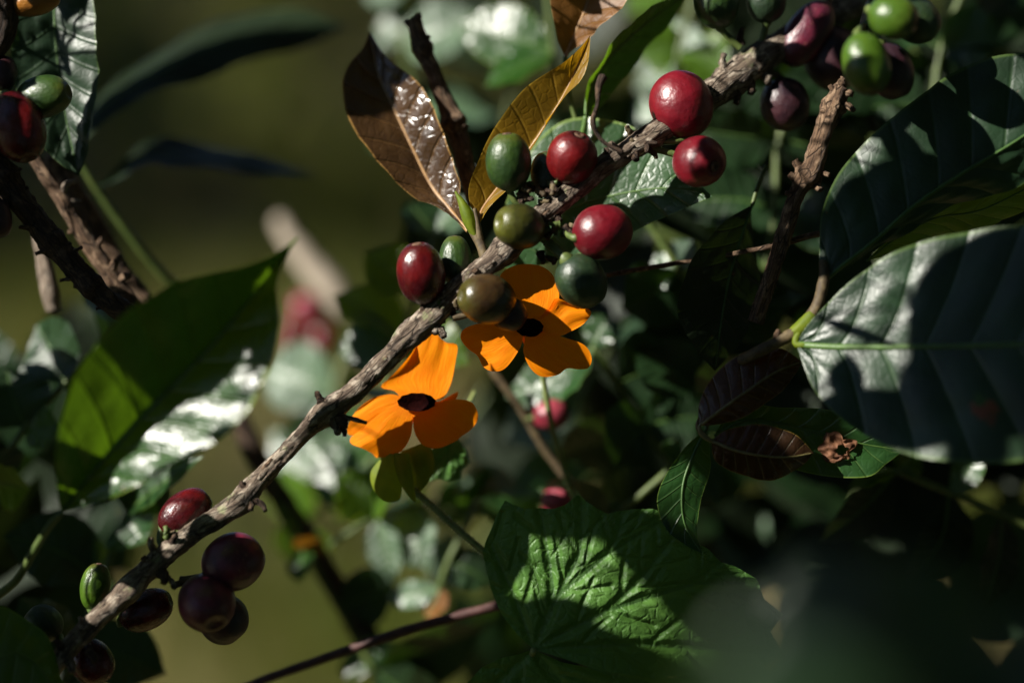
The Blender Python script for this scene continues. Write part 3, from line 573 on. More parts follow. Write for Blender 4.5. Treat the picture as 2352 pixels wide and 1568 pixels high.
# ================================================================== orange flowers
def petal(root, outline, base, zf, label=None):
    V, CO = patch4(outline, base, zf, 20, 20); return mesh_obj("petal", V, grid_faces(20, 20), M['petal'], root, CO)
def zfun(z0, lift, back, cup, rip, seed):
    return lambda s, v: z0 + lift * math.sin(min(1, s * 1.3) * math.pi * .5) - back * s * s + cup * v * v * s + rip * .6 * s * (nz(v * 1.7 + seed, s * 2.0, seed) + .45 * nz(v * 4.5 + seed, s * 2.5, seed + 4) + .5 * math.sin(v * 5 + seed) * s)
def throat(root, c, rx, ry, depth):
    V = []
    for i in range(9):
        q = i / 8; k = 1 - .45 * q
        for j in range(40):
            f = 2 * math.pi * j / 40; e = 1 + (.03 * math.sin(f * 11) + .03 * nz(math.cos(f) * 4, math.sin(f) * 4, 1)) * (1 - q); V.append(pr((c[0] + math.cos(f) * rx * k * e + 6 * q, c[1] - math.sin(f) * ry * k * e + 10 * q, c[2] - depth * q)))
    V.append(pr((c[0] + 6, c[1] + 10, c[2] - depth))); F = grid_faces(9, 40, True) + [(8 * 40 + j, 8 * 40 + (j + 1) % 40, len(V) - 1) for j in range(40)]
    mesh_obj("throat", V, F, M['throat'], root)
    V, R_ = [], [(1.0, 0), (1.25, -14), (1.15, -40), (.8, -90), (.55, -120)]
    for q, dz in R_:
        for j in range(20): f = 2 * math.pi * j / 20; V.append(pr((c[0] + math.cos(f) * rx * .8 * q + 10, c[1] - math.sin(f) * ry * .8 * q + 14 - dz * .25, c[2] + dz - 45)))
    mesh_obj("flower_tube", V, grid_faces(5, 20, True), M['petal'], root)
f1 = thing("flower", "orange five-petalled flower with a dark throat fully open below the branch, on a hairy stalk", "flower", (1105, 1262, -110), "orange flowers")
F1Z = -98
petal(f1, [(905, 897), (874, 888), (905, 858), (945, 812), (968, 772), (1000, 766), (1024, 786), (1050, 792), (1046, 832), (1036, 880), (1018, 914)], [(922, 915), (1000, 918)], zfun(F1Z, -25, -8, 14, 12, 1))
petal(f1, [(898, 905), (862, 912), (832, 930), (812, 952), (796, 985), (806, 1000), (835, 988), (868, 958)], [(926, 912), (915, 930)], zfun(F1Z - 3, -4, 14, 4, 7, 2))
petal(f1, [(872, 950), (838, 984), (808, 1002), (806, 1018), (834, 1030), (856, 1042), (868, 1051), (918, 1038), (943, 1002), (948, 960)], [(914, 928), (952, 941)], zfun(F1Z, 10, 16, -6, 8, 3))
petal(f1, [(949, 962), (953, 994), (972, 1022), (1006, 1029), (1048, 1012), (1056, 1004), (1084, 984), (1098, 957), (1086, 926), (1056, 917), (1026, 921)], [(950, 941), (997, 926)], zfun(F1Z, 12, 14, 6, 9, 4.2))
petal(f1, [(1003, 924), (1040, 905), (1052, 900), (1046, 918), (1025, 926)], [(990, 916), (1000, 926)], zfun(F1Z - 14, -5, 10, 0, 3, 5))
throat(f1, (957, 923, F1Z + 15), 44, 21, 11)
for o_, b_, z_, sd in (([(866, 1062), (851, 1085), (855, 1118), (878, 1148), (905, 1152), (922, 1135)], [(885, 1040), (925, 1045)], -115, 1), ([(905, 1062), (915, 1100), (935, 1135), (955, 1152), (950, 1110)], [(905, 1040), (940, 1040)], -100, 2), ([(955, 1090), (960, 1130), (985, 1105), (998, 1070), (990, 1030)], [(925, 1035), (975, 1015)], -135, 3), ([(935, 1075), (945, 1122), (965, 1125), (985, 1095)], [(920, 1035), (985, 1020)], -150, 4)):
    V, CO = patch4(o_, b_, (lambda z0, q: lambda s, v: z0 + 16 * (1 - v * v) - 14 * s + 3 * nz(v * 3, s * 3, q))(z_, sd), 14, 12); mesh_obj("bract", V, grid_faces(14, 12), M['bract'], f1, CO)
vs_pts = [(950, 1125, -135), (985, 1155, -125), (1040, 1205, -115), (1112, 1266, -110)]
tube("stalk", vs_pts, [8, 8, 8, 8], M['vine_stalk'], f1, rough=.08, seed=2)
VV, FF = [], []
for k in range(420):
    p = curve_pt(vs_pts, rnd.random()); a = rnd.uniform(0, 6.28); d = nrm((math.cos(a), math.sin(a), rnd.gauss(0, .5))); s_ = nrm(np.cross(d, (0, 0.2, 1.0))); i0 = len(VV); q = p + d * 7.5
    VV += [q - s_ * .5, q + s_ * .5, q + d * rnd.uniform(5, 11)]; FF.append((i0, i0 + 1, i0 + 2))
hr = mesh_obj("hairs", VV, FF, M['hair'], f1); hr["kind"] = "stuff"

f2 = thing("flower", "orange flower partly shaded by the hanging cherries, its dark throat half hidden", "flower", (1260, 800, -200), "orange flowers")
F2Z = -30
petal(f2, [(1172, 700), (1150, 660), (1152, 628), (1190, 608), (1238, 610), (1268, 630), (1284, 668), (1276, 710)], [(1192, 745), (1235, 735)], zfun(F2Z, 6, 20, 12, 8, 6))
petal(f2, [(1262, 705), (1278, 685), (1315, 700), (1357, 714), (1342, 742), (1305, 764), (1282, 772)], [(1234, 736), (1246, 762)], zfun(F2Z, 8, 10, 8, 10, 7))
petal(f2, [(1206, 782), (1202, 806), (1216, 842), (1242, 864), (1280, 861), (1302, 846), (1330, 848), (1352, 844), (1359, 820), (1342, 792), (1300, 776)], [(1204, 768), (1250, 763)], zfun(F2Z, 14, 16, 6, 10, 8))
petal(f2, [(1194, 800), (1162, 844), (1134, 853), (1110, 842), (1096, 816), (1074, 800), (1058, 776), (1068, 754), (1110, 742), (1160, 748)], [(1202, 768), (1188, 752)], zfun(F2Z, 10, 14, 6, 9, 9.3))
petal(f2, [(1165, 740), (1120, 720), (1105, 690), (1135, 665), (1165, 690)], [(1188, 752), (1192, 745)], zfun(F2Z - 10, 4, 16, 4, 6, 10))
throat(f2, (1216, 752, F2Z + 14), 32, 21, 11)
tube("stalk", [(1228, 775, -190), (1245, 850, -240), (1262, 950, -280), (1290, 1060, -300), (1330, 1180, -280)], 7, M['vine_stalk'], f2, rough=.08, seed=3)

# ---- toothed vine leaf
def vine_mat():
    m = NT("vine_leaf"); co = m.attr(); ob = m.n("ShaderNodeTexCoord").outputs["Object"]; x, y, v = m.sep(co)
    nzc = m.n("ShaderNodeTexNoise"); m.l(m.map(co, (1, 1, 0)), nzc.inputs[0]); nzc.inputs["Scale"].default_value = 9
    ad = m.n("ShaderNodeVectorMath", operation='MULTIPLY_ADD'); m.l(nzc.outputs["Color"], ad.inputs[0]); ad.inputs[1].default_value = (.09, .09, 0); m.l(m.map(co, (1, 1, 0)), ad.inputs[2]); wc = ad.outputs[0]
    e = m.vor(wc, 15.0); e2 = m.vor(wc, 46.0); n1 = m.noise(ob, 60, 4)
    h = m.math('ADD', m.math('MULTIPLY', m.ramp(e, 0, .20), .30), m.math('MULTIPLY', m.ramp(e2, 0, .35), .10)); h = m.math('ADD', h, m.math('MULTIPLY', m.ramp(v, 0, .7), 1.6)); h = m.math('ADD', h, m.math('MULTIPLY', m.noise(ob, 1500, 2), .06))
    col = m.mix(m.ramp(n1, .3, .7), (0.048, 0.125, 0.020), (0.082, 0.185, 0.032)); col = m.mix(m.ramp(v, .0, .16, .7, 0), col, (0.03, 0.075, 0.02)); col = m.mix(m.ramp(e, 0, .05, .22, 0), col, (0.02, 0.06, 0.012))
    nb = m.bump(h, .65, .0009); s = m.bsdf(col, .5, nb, spec=.4); t = m.n("ShaderNodeBsdfTranslucent"); m.put(t.inputs[0], (0.16, 0.36, 0.04, 1)); m.l(nb, t.inputs[1])
    mx = m.n("ShaderNodeMixShader"); mx.inputs[0].default_value = .2; m.l(s, mx.inputs[1]); m.l(t.outputs[0], mx.inputs[2]); return m.end(mx.outputs[0])
M['vine'] = vine_mat()
def outline_leaf(name, outline, center, veins, zf, mat, parent, nr=64, nth=260, groove=3.4):
    O = np.array([(p[0], p[1]) for p in outline], float); O = np.vstack([O, O[:1]]); s = np.concatenate([[0], np.cumsum(np.linalg.norm(np.diff(O, axis=0), axis=1))]); q = np.linspace(0, s[-1], nth, endpoint=False)
    E = np.stack([np.interp(q, s, O[:, 0]), np.interp(q, s, O[:, 1])], 1); V, CO = [], []; c = np.array(center[:2], float)
    segs = [(np.array(veins[i][j][:2], float), np.array(veins[i][j + 1][:2], float)) for i in range(len(veins)) for j in range(len(veins[i]) - 1)]
    side = []
    for vv in veins:
        Pv = catmull(np.array([(x_, y_, 0.0) for x_, y_ in vv], float), 21)[:, :2]; Tv = nrm(np.gradient(Pv, axis=0))
        for n_, i in enumerate(range(4, 20, 3)):
            t_ = Tv[i]; s_ = np.array((-t_[1], t_[0])) * (1 if n_ % 2 else -1); Lw = groove * 29 * (1.0 - .4 * i / 20); m1 = Pv[i] + (t_ * .55 + s_ * .6) * Lw * .55; m2 = Pv[i] + (t_ * .95 + s_ * .85) * Lw
            side += [(Pv[i], m1), (m1, m2)]
        segs += [(Pv[i], Pv[i + 1]) for i in range(20)]
    rr_ = (np.arange(nr) / (nr - 1))[:, None, None]; PP = (c + (E[None] - c) * rr_).reshape(-1, 2)
    def dist(sg):
        d_ = np.full(len(PP), 1e9)
        for a, b in sg:
            ab = b - a; tt = np.clip(((PP - a) @ ab) / max(1e-6, ab @ ab), 0, 1); d_ = np.minimum(d_, np.linalg.norm(PP - a - tt[:, None] * ab, axis=1))
        return d_
    d1, d2 = dist(segs), dist(side)
    for i in range(len(PP)):
        x_, y_ = PP[i]
        g_ = -groove * math.exp(-(d1[i] / 9) ** 2) - groove * .28 * math.exp(-(d2[i] / 7) ** 2) + groove * .55 * min(1, min(d1[i], d2[i]) / 30) + 1.4 * nz(x_ * .03, y_ * .03, 2) + 0.4 * nz(x_ * .09, y_ * .09, 5)
        V.append(pr((x_, y_, zf(x_, y_) + g_))); CO.append((x_ / 400, y_ / 400, min(1, min(d1[i] / 26, d2[i] / 18 + .12))))
    return mesh_obj(name, V, grid_faces(nr, nth, True), mat, parent, CO)
vl = thing("vine_leaf", "heart-based toothed vine leaf with quilted veins and patches of sun under the flowers", "leaf", (1225, 1490, -30))
vo = [(1225, 1490), (1190, 1458), (1150, 1408), (1128, 1352), (1115, 1300), (1108, 1268), (1116, 1242), (1128, 1215), (1142, 1180), (1160, 1148), (1178, 1158), (1205, 1168), (1240, 1166), (1272, 1168), (1300, 1158), (1328, 1134), (1345, 1150), (1372, 1168), (1395, 1180), (1425, 1172), (1460, 1168), (1505, 1168), (1530, 1188), (1545, 1225), (1580, 1240), (1625, 1258), (1655, 1290), (1690, 1300), (1740, 1330), (1755, 1375), (1800, 1410), (1770, 1450), (1800, 1500), (1740, 1540), (1650, 1545), (1500, 1556), (1380, 1540), (1290, 1510)]
outline_leaf("blade", vo, (1330, 1390), [[(1225, 1490), (1280, 1370), (1400, 1270), (1530, 1190)], [(1225, 1490), (1270, 1390), (1262, 1290), (1240, 1170)], [(1225, 1490), (1190, 1390), (1125, 1240)], [(1225, 1490), (1400, 1400), (1600, 1340), (1760, 1340)], [(1225, 1490), (1480, 1480), (1760, 1500)], [(1275, 1380), (1330, 1270), (1335, 1150)], [(1400, 1270), (1420, 1220), (1430, 1175)], [(1400, 1400), (1470, 1330), (1540, 1240)], [(1600, 1340), (1640, 1300), (1660, 1290)]],
  lambda x, y: 0 + 0.10 * (y - 1300) * .5 - 0.0004 * (x - 1330) ** 2 * .3 + 22 * math.sin((x - 1150) * .008), M['vine'], vl)
outline_leaf("lobe", [(1225, 1490), (1290, 1520), (1420, 1545), (1600, 1560), (1780, 1560), (1760, 1680), (1500, 1720), (1200, 1700), (1040, 1640), (1050, 1590), (1085, 1555), (1105, 1532), (1150, 1510), (1190, 1502)], (1330, 1600), [[(1225, 1490), (1300, 1580), (1500, 1640)], [(1225, 1490), (1150, 1560), (1080, 1620)], [(1225, 1490), (1450, 1560), (1740, 1620)]], lambda x, y: 12 - .15 * (y - 1490), M['vine'], vl, 24, 120)
tube("petiole", [(1225, 1492, 30), (1215, 1530, -60), (1190, 1600, -150), (1170, 1720, -220)], 7, M['vine_stalk'], vl, rough=.08)
v2 = thing("vine_leaf", "small pale green toothed leaf lit behind the flower bracts", "leaf", (1040, 1010, -200))
outline_leaf("blade", [(985, 1040), (1010, 1010), (1050, 1005), (1072, 1035), (1078, 1062), (1060, 1078), (1058, 1098), (1030, 1104), (1008, 1098), (985, 1104), (965, 1085), (975, 1060)], (1020, 1058), [[(1040, 1005), (1020, 1100)], [(1035, 1030), (985, 1090)], [(1035, 1030), (1070, 1075)]], lambda x, y: -200 + .25 * (1060 - y), M['vine'], v2, 14, 80, groove=3)
tube("petiole", [(1042, 1008, -188), (1060, 960, -230), (1090, 900, -280)], 5, M['vine_stalk'], v2, rough=.05)

# ================================================================== leaves and twigs on the left
ll = thing("leafy_shoot", "large glossy green leaf with white sun glare, hanging left of the branch", "leaf", (140, 1180, 180))
leaf([(140, 1178, 190), (230, 1065, 215), (335, 948, 235), (475, 805, 250), (565, 700, 250), (648, 592, 240), (692, 538, 220)], [(128, 1100), (132, 1000), (182, 850), (262, 738), (335, 690), (420, 640), (510, 617), (600, 598), (650, 572)], [(240, 1148), (350, 1100), (470, 1032), (560, 958), (612, 868), (640, 750), (640, 650), (665, 575)], M['leaf_gloss'], ll, zl=140, zr=100, bulge=7, wave=5, seed=4, rib=4.5, n=60, nu=16, label="large glossy green blade, half in shade")
tube("petiole", [(140, 1178, 190), (115, 1205, 170), (80, 1260, 140), (30, 1340, 100), (-60, 1400, 60)], [6, 8, 9, 10, 11], M['stalk'], ll, rough=.1)

lt = thing("coffee_branch", "dark twig with broken spurs and dark cherries clustered at its upper end", "branch", (-90, 260, -10))
lt_pts = [(-90, 250, 0), (0, 395, -5), (68, 488, -10), (150, 590, -15), (225, 668, -25), (300, 728, -40), (400, 800, -80)]
tube("stem", lt_pts, [30, 29, 27, 27, 25, 24, 22], M['bark_dark'], lt, rough=.25, ridge=.12, seed=8, nodes=[(.25, .25, .02), (.5, .2, .02), (.68, .2, .02)])
for f, an, L, r in ((.29, 80, 45, 6), (.31, 95, 30, 8), (.33, 70, 28, 7), (.42, 215, 34, 7), (.44, 200, 26, 7), (.5, 235, 40, 7), (.52, 200, 30, 8), (.55, 75, 26, 7), (.57, 60, 40, 6), (.62, 225, 40, 6), (.66, 215, 26, 8), (.22, 60, 22, 12), (.2, 90, 20, 10), (.75, 230, 30, 5)): grow(lt, lt_pts, f, an, L, r, M['bark_brown'] if L > 30 else M['bark_dark'], seed=L * .3 + f)
for a in [dict(c=(100, 222, 10), a=49, b=68, mat=M['green'], ang=8, tiltz=15, stalk=(-10, 235, 0), navel=False, label="shiny green cherry at the top of the cluster"),
  dict(c=(42, 292, 45), a=62, b=86, mat=M['darkred'], ang=-70, tiltz=10, stalk=(-30, 240, 10), navel=False, label="large dark red cherry with a blue sheen"),
  dict(c=(5, 172, 0), a=34, b=45, mat=M['plum'], ang=80, navel=False, stalk=(-40, 240, 0), label="black cherry at the cluster's edge"),
  dict(c=(-5, 500, 25), a=32, b=48, mat=M['plum'], ang=-80, navel=False, stalk=(-10, 420, 0), label="dark cherry hanging under the twig")]: cherry(parent=lt, seed=a['c'][0], **a)
tl = thing("coffee_branch", "thick dark upright stem at the top with one orange-brown cherry", "branch", (-20, -60, 20))
tube("stem", [(60, -140, 20), (10, -20, 20), (5, 60, 10), (-30, 140, 0), (-70, 220, 0)], [34, 34, 32, 30, 28], M['bark_dark'], tl, rough=.2, ridge=.1, seed=3)
cherry((78, 2, 10), 36, 62, M['orange'], tl, ang=10, stalk=(5, -10, 15), navel=False, label="orange-brown cherry")

t2 = thing("bare_twig", "brown bare twig with forked spur running just behind the dark twig", "twig", (80, 370, -180))
t2_pts = [(70, 350, -170), (150, 470, -180), (205, 560, -185), (260, 640, -190), (330, 735, -200), (420, 830, -220)]
tube("stem", t2_pts, [16, 19, 20, 20, 22, 22], M['bark_brown'], t2, rough=.2, ridge=.1, seed=12)
for f, an, L, r in ((.2, 60, 46, 10), (.24, 30, 40, 6), (.47, 85, 34, 9), (.56, 70, 40, 12), (.6, 40, 30, 12), (.35, 210, 20, 9)): grow(t2, t2_pts, f, an, L, r, M['bark_pale'] if f < .3 else M['bark_brown'], seed=L)
t3 = thing("bare_twig", "thick brown twig behind the two on the left, half blurred", "twig", (150, 400, -330))
tube("stem", [(120, 360, -320), (200, 500, -330), (270, 620, -340), (350, 740, -350), (430, 850, -360)], [30, 30, 32, 32, 30], M['bark_brown'], t3, rough=.2, seed=14)
t4 = thing("bare_twig", "short pale twig hanging blurred below the dark twig", "twig", (100, 560, -300))
tube("stem", [(70, 470, -260), (95, 570, -290), (112, 650, -300), (122, 712, -310)], [12, 16, 22, 18], M['bark_pale'], t4, rough=.25, seed=15)

bl = thing("leafy_shoot", "dark leaf with bluish stripes of sheen behind the cluster of dark cherries", "leaf", (130, -80, -150))
leaf([(130, -120, -170), (125, 0, -170), (130, 120, -165), (150, 260, -160), (180, 405, -150)], [(60, -60), (30, 60), (30, 180), (70, 300), (130, 370)], [(200, -40), (222, 80), (222, 220), (205, 330), (190, 380)], M['leaf_dark'], bl, zl=30, zr=35, bulge=9, wave=6, seed=5, mid_mat=M['midrib_dark'])
tube("petiole", [(130, -118, -170), (134, -170, -170), (120, -260, -150)], 7, M['stalk'], bl, rough=.1)
sd_ = thing("leafy_shoot", "blurred dark stem with two long shaded leaves against the olive background", "shoot", (380, 640, -560))
tube("stem", [(160, 300, -430), (190, 380, -450), (255, 480, -490), (330, 580, -530), (420, 680, -580)], [8, 10, 11, 12, 13], M['stalk'], sd_, rough=.1)
leaf([(178, 350, -440), (215, 262, -560), (380, 155, -700), (560, 85, -800), (800, 62, -900)], [(230, 225), (380, 108), (560, 30), (700, 25)], [(260, 262), (400, 200), (600, 135), (720, 100)], M['leaf_shade_paint'], sd_, zl=-120, zr=40, bulge=5, wave=8, seed=6, label="upper long shaded leaf")
leaf([(222, 432, -470), (262, 410, -560), (345, 355, -640), (500, 362, -720), (620, 385, -760), (735, 402, -800)], [(270, 385), (335, 322), (470, 330), (600, 360)], [(290, 405), (360, 378), (500, 390), (620, 402)], M['leaf_shade_paint'], sd_, zl=-90, zr=60, bulge=4, wave=6, seed=7, label="lower long shaded leaf")

# ================================================================== leaves and twigs on the right
rs = thing("leafy_shoot", "shoot with two large dark green leaves, ribs shining, and a bright yellow-green stem", "shoot", (1690, 850, 40))
tube("stem", [(1862, 730, 50), (1880, 695, 50), (1892, 640, 50), (1890, 600, 40)], [15, 14, 13, 9], M['stalk_brown'], rs, rough=.12, seed=2)
tube("young_stem", [(1822, 768, 45), (1845, 748, 48), (1868, 722, 50)], [15, 18, 15], M['bract'], rs, rough=.12, seed=2)
nub(pr((1783, 783, 48)), (-.1, 1, .2), 9, 24, M['bark_brown'], rs, seed=3)
tube("stem", [(1700, 830, 18), (1745, 805, 40), (1790, 782, 46), (1832, 762, 46)], [11, 14, 14, 14], M['stalk_brown'], rs, rough=.2, seed=4)
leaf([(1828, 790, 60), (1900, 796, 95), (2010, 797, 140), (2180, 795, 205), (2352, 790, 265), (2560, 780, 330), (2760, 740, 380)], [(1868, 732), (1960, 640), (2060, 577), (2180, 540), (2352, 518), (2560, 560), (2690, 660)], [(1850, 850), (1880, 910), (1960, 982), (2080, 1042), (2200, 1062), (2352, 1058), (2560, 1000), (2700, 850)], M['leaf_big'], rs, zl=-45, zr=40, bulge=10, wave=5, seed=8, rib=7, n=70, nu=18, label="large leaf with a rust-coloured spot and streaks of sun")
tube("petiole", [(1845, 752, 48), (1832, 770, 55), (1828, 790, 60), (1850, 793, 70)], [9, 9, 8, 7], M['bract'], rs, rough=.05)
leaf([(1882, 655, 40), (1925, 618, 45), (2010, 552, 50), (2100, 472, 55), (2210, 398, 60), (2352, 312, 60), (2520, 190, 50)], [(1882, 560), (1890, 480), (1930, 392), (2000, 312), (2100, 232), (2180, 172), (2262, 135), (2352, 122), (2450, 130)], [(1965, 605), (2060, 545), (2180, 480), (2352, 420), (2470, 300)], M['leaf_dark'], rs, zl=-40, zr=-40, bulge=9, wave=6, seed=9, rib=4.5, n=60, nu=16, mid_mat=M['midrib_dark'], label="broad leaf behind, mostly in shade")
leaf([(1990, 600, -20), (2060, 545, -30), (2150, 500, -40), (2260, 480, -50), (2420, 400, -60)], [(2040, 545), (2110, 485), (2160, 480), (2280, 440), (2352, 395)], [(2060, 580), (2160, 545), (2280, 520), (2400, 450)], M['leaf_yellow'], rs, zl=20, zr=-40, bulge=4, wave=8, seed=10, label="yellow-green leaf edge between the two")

rt = thing("bare_twig", "upright pale-brown twig with knobbly nodes below the light green cherries", "twig", (1700, 760, -60))
rt_pts = [(1735, 740, -60), (1768, 640, -50), (1800, 540, -35), (1832, 440, -20), (1866, 385, -10), (1890, 310, 0), (1912, 250, 0), (1934, 200, 5)]
tube("stem", rt_pts, [18, 18, 20, 20, 26, 21, 22, 20], M['bark_brown'], rt, rough=.25, ridge=.14, seed=21, step=4, nodes=[(.62, .4, .03), (.92, .3, .03)], cap=.1)
for f, an, L, r in ((.63, 150, 34, 11), (.6, 170, 26, 12), (.62, 20, 44, 9), (.6, -20, 36, 12), (.66, 110, 40, 8), (.68, 60, 20, 10), (.93, -10, 40, 10), (.95, 30, 26, 12), (.97, 150, 20, 9), (.99, 90, 14, 12), (.9, 190, 16, 11), (.55, 200, 20, 10)): grow(rt, rt_pts, f, an, L, r, M['bark_brown'], seed=L * .4)
rt2 = thing("coffee_branch", "pale twig end at the top right with two light green cherries and two shaded ones", "branch", (1995, 10, 5))
tube("stem", [(1972, 105, 10), (1985, 60, 10), (1998, 10, 5), (2010, -60, 0)], [13, 14, 13, 13], M['bark_pale'], rt2, rough=.25, ridge=.12, seed=23)
for a in [dict(c=(2052, 40, 190), a=52, b=58, mat=M['lgreen'], ang=-20, tiltz=20, stalk=(2000, 5, 10), label="light green cherry at the frame's top"), dict(c=(2105, 48, 90), a=52, b=58, mat=M['dgreen'], ang=-30, navel=False, stalk=(2008, -40, 5), label="shaded cherry behind it"),
  dict(c=(1990, 148, 190), a=55, b=74, mat=M['lgreen'], ang=-75, tiltz=5, stalk=(1985, 60, 15), label="light green cherry hanging over the twig's knob"), dict(c=(2045, 165, 95), a=54, b=66, mat=M['plum'], ang=-70, navel=False, stalk=(1988, 50, 10), label="black cherry in its shade")]: cherry(parent=rt2, seed=a['c'][0], **a)
th = thing("thin_twig", "thin dry twig lying behind the upright twig and the dark leaves", "twig", (1390, 632, -120))
tube("stem", [(1385, 634, -120), (1450, 622, -118), (1530, 608, -110), (1640, 590, -100), (1740, 572, -60), (1810, 556, -62), (1885, 536, -55), (1990, 525, -60)], [6, 6, 6, 6, 6, 7, 8, 8], M['bark_brown'], th, rough=.2, seed=9)

rl = thing("leafy_shoot", "small shoot with two chocolate-brown young leaves and a green leaf with a withered hole", "shoot", (1612, 990, 0))
leaf([(1606, 978, 10), (1650, 945, 30), (1712, 900, 40), (1780, 855, 35), (1842, 830, 15)], [(1606, 925), (1648, 852), (1718, 806), (1790, 800)], [(1665, 972), (1722, 950), (1790, 902), (1828, 858)], M['leaf_choc'], rl, mid_mat=M['midrib_choc'], zl=-30, zr=-12, bulge=3, wave=3, seed=11, rib=3, label="upper chocolate-brown leaf with a glossy fold")
leaf([(1634, 1012, 10), (1690, 1034, 25), (1750, 1046, 30), (1812, 1049, 28), (1868, 1040, 10)], [(1668, 988), (1740, 974), (1812, 990), (1850, 1018)], [(1645, 1060), (1720, 1096), (1785, 1100), (1842, 1068)], M['leaf_choc'], rl, mid_mat=M['midrib_choc'], zl=-22, zr=-30, bulge=3, wave=2, seed=12, rib=3, label="lower chocolate-brown leaf with painted amber rim light")
tube("stem", [(1606, 978, 10), (1608, 992, 8), (1620, 1004, 8), (1634, 1012, 10)], [4, 6, 6, 5], M['midrib_choc'], rl, rough=.1)
tube("stem", [(1612, 996, 8), (1605, 970, -20), (1650, 900, -60), (1700, 832, 10)], [6, 6, 7, 9], M['stalk_brown'], rl, rough=.1)
leaf([(1640, 1000, -70), (1720, 965, -60), (1850, 985, -45), (1960, 1015, -40), (2075, 1034, -35)], [(1690, 930), (1800, 935), (1930, 945), (2020, 985)], [(1700, 1030), (1850, 1085), (1985, 1096), (2035, 1065)], M['leaf'], rl, zl=15, zr=10, bulge=3, wave=4, seed=13, label="green leaf with a withered hole")
# the withered patch: crumpled brown rim round a hole
V, CO = [], []
for i in range(12):
    for j in range(40):
        f = 2 * math.pi * j / 40; q = .34 + .66 * i / 11; r = (52 + 26 * nz(math.cos(f) * 1.5, math.sin(f) * 1.5, 2) + 8 * nz(math.cos(f) * 5, math.sin(f) * 5, 2)) * q
        V.append(pr((1922 + math.cos(f) * r * .78 - (18 * (1 - q)) * -1, 1030 - math.sin(f) * r * .62 + 6 * (1 - q), -30 + 12 * nz(math.cos(f) * 3 * q, math.sin(f) * 3 * q, 7) + 10 * (1 - q)))); CO.append((q, j / 40, 0))
o = mesh_obj("withered_patch", V, grid_faces(12, 40, True), M['dry'], rl, CO); o["label"] = "crumpled brown withered patch round a hole"

hl = thing("leafy_shoot", "narrow green leaf hanging down with dappled shade, its tip on the vine leaf", "leaf", (1622, 985, -40))
leaf([(1622, 985, -50), (1590, 1050, -30), (1568, 1120, -20), (1572, 1200, -12), (1612, 1270, -10)], [(1570, 1030), (1530, 1090), (1508, 1150), (1530, 1215), (1575, 1252)], [(1632, 1040), (1628, 1090), (1605, 1170), (1602, 1230)], M['leaf'], hl, zl=10, zr=-15, bulge=2, wave=4, seed=14, mid_mat=M['midrib_dark'])
tube("petiole", [(1622, 987, -50), (1632, 955, -70), (1660, 900, -90)], 5, M['stalk'], hl, rough=.1)
dl = thing("leafy_shoot", "dark green leaf hanging upright in deep shade beside the thin twig", "leaf", (1715, 480, -110))
leaf([(1728, 470, -120), (1708, 530, -110), (1675, 640, -100), (1655, 750, -100), (1642, 852, -110)], [(1725, 520), (1742, 600), (1738, 700), (1690, 800)], [(1650, 520), (1585, 610), (1555, 700), (1590, 790)], M['leaf_shade_paint'], dl, zl=-60, zr=70, bulge=3, wave=5, seed=15, mid_mat=M['midrib_dark'])
tube("petiole", [(1728, 472, -120), (1740, 430, -130), (1760, 380, -140)], 5, M['stalk'], dl, rough=.1)
tg = thing("leafy_shoot", "long narrow green leaf seen edge-on rising past the bronze leaf, pale midrib", "leaf", (1340, 275, -160))
leaf([(1345, 270, -150), (1352, 215, -155), (1385, 150, -160), (1440, 92, -165), (1500, 42, -170), (1580, -15, -180)], [(1352, 190), (1390, 125), (1450, 50), (1520, 5)], [(1375, 250), (1420, 200), (1480, 120), (1545, 45)], M['leaf_gloss'], tg, zl=50, zr=-70, bulge=3, wave=4, seed=16, rib=6)
tube("petiole", [(1345, 268, -150), (1340, 300, -155), (1325, 350, -170), (1290, 420, -170)], 7, M['midrib'], tg, rough=.1)
od = thing("leafy_shoot", "dry orange-brown folded leaf standing above the bronze leaf", "leaf", (1300, 132, -150))
leaf([(1298, 132, -160), (1318, 85, -150), (1345, 20, -140), (1370, -60, -140), (1400, -160, -150)], [(1277, 80), (1266, 10), (1270, -80), (1330, -140)], [(1345, 92), (1420, 25), (1470, -60), (1440, -120)], M['leaf_dry'], od, mid_mat=M['midrib_tan'], zl=30, zr=60, bulge=4, wave=6, seed=17, rib=4)
tube("petiole", [(1298, 130, -160), (1300, 165, -170), (1310, 230, -190), (1335, 320, -190)], 6, M['stalk'], od, rough=.1)

# ---- very near blurred leaves at the lower right
fg = thing("leafy_shoot", "out-of-focus dark green leaves very close, covering the lower right", "shoot", (2250, 1900, 2700))
leaf([(2150, 1950, 2500), (2100, 1780, 2600), (2030, 1600, 2680), (1960, 1420, 2700), (1900, 1290, 2650)], [(1850, 1900), (1620, 1700), (1640, 1530), (1780, 1370)], [(2350, 1800), (2330, 1560), (2200, 1400), (2050, 1320)], M['leaf_dark'], fg, zl=-120, zr=-160, bulge=8, wave=10, seed=18)
leaf([(2250, 1950, 2500), (2320, 1760, 2500), (2380, 1600, 2480), (2420, 1450, 2450)], [(2230, 1800), (2200, 1650), (2260, 1500)], [(2450, 1800), (2560, 1650), (2520, 1500)], M['leaf_shade'], fg, zl=-60, zr=60, bulge=8, wave=10, seed=19)
leaf([(2050, 1950, 2500), (1900, 1800, 2540), (1700, 1650, 2500), (1440, 1500, 2620)], [(1850, 1850), (1620, 1740), (1480, 1620)], [(1950, 1680), (1780, 1490), (1600, 1420)], M['leaf_dark'], fg, zl=-10, zr=-20, bulge=8, wave=8, seed=20)
tube("stem", [(2050, 1950, 2500), (2150, 1960, 2500), (2260, 1960, 2500), (2400, 2050, 2450)], 16, M['stalk'], fg, rough=.1)
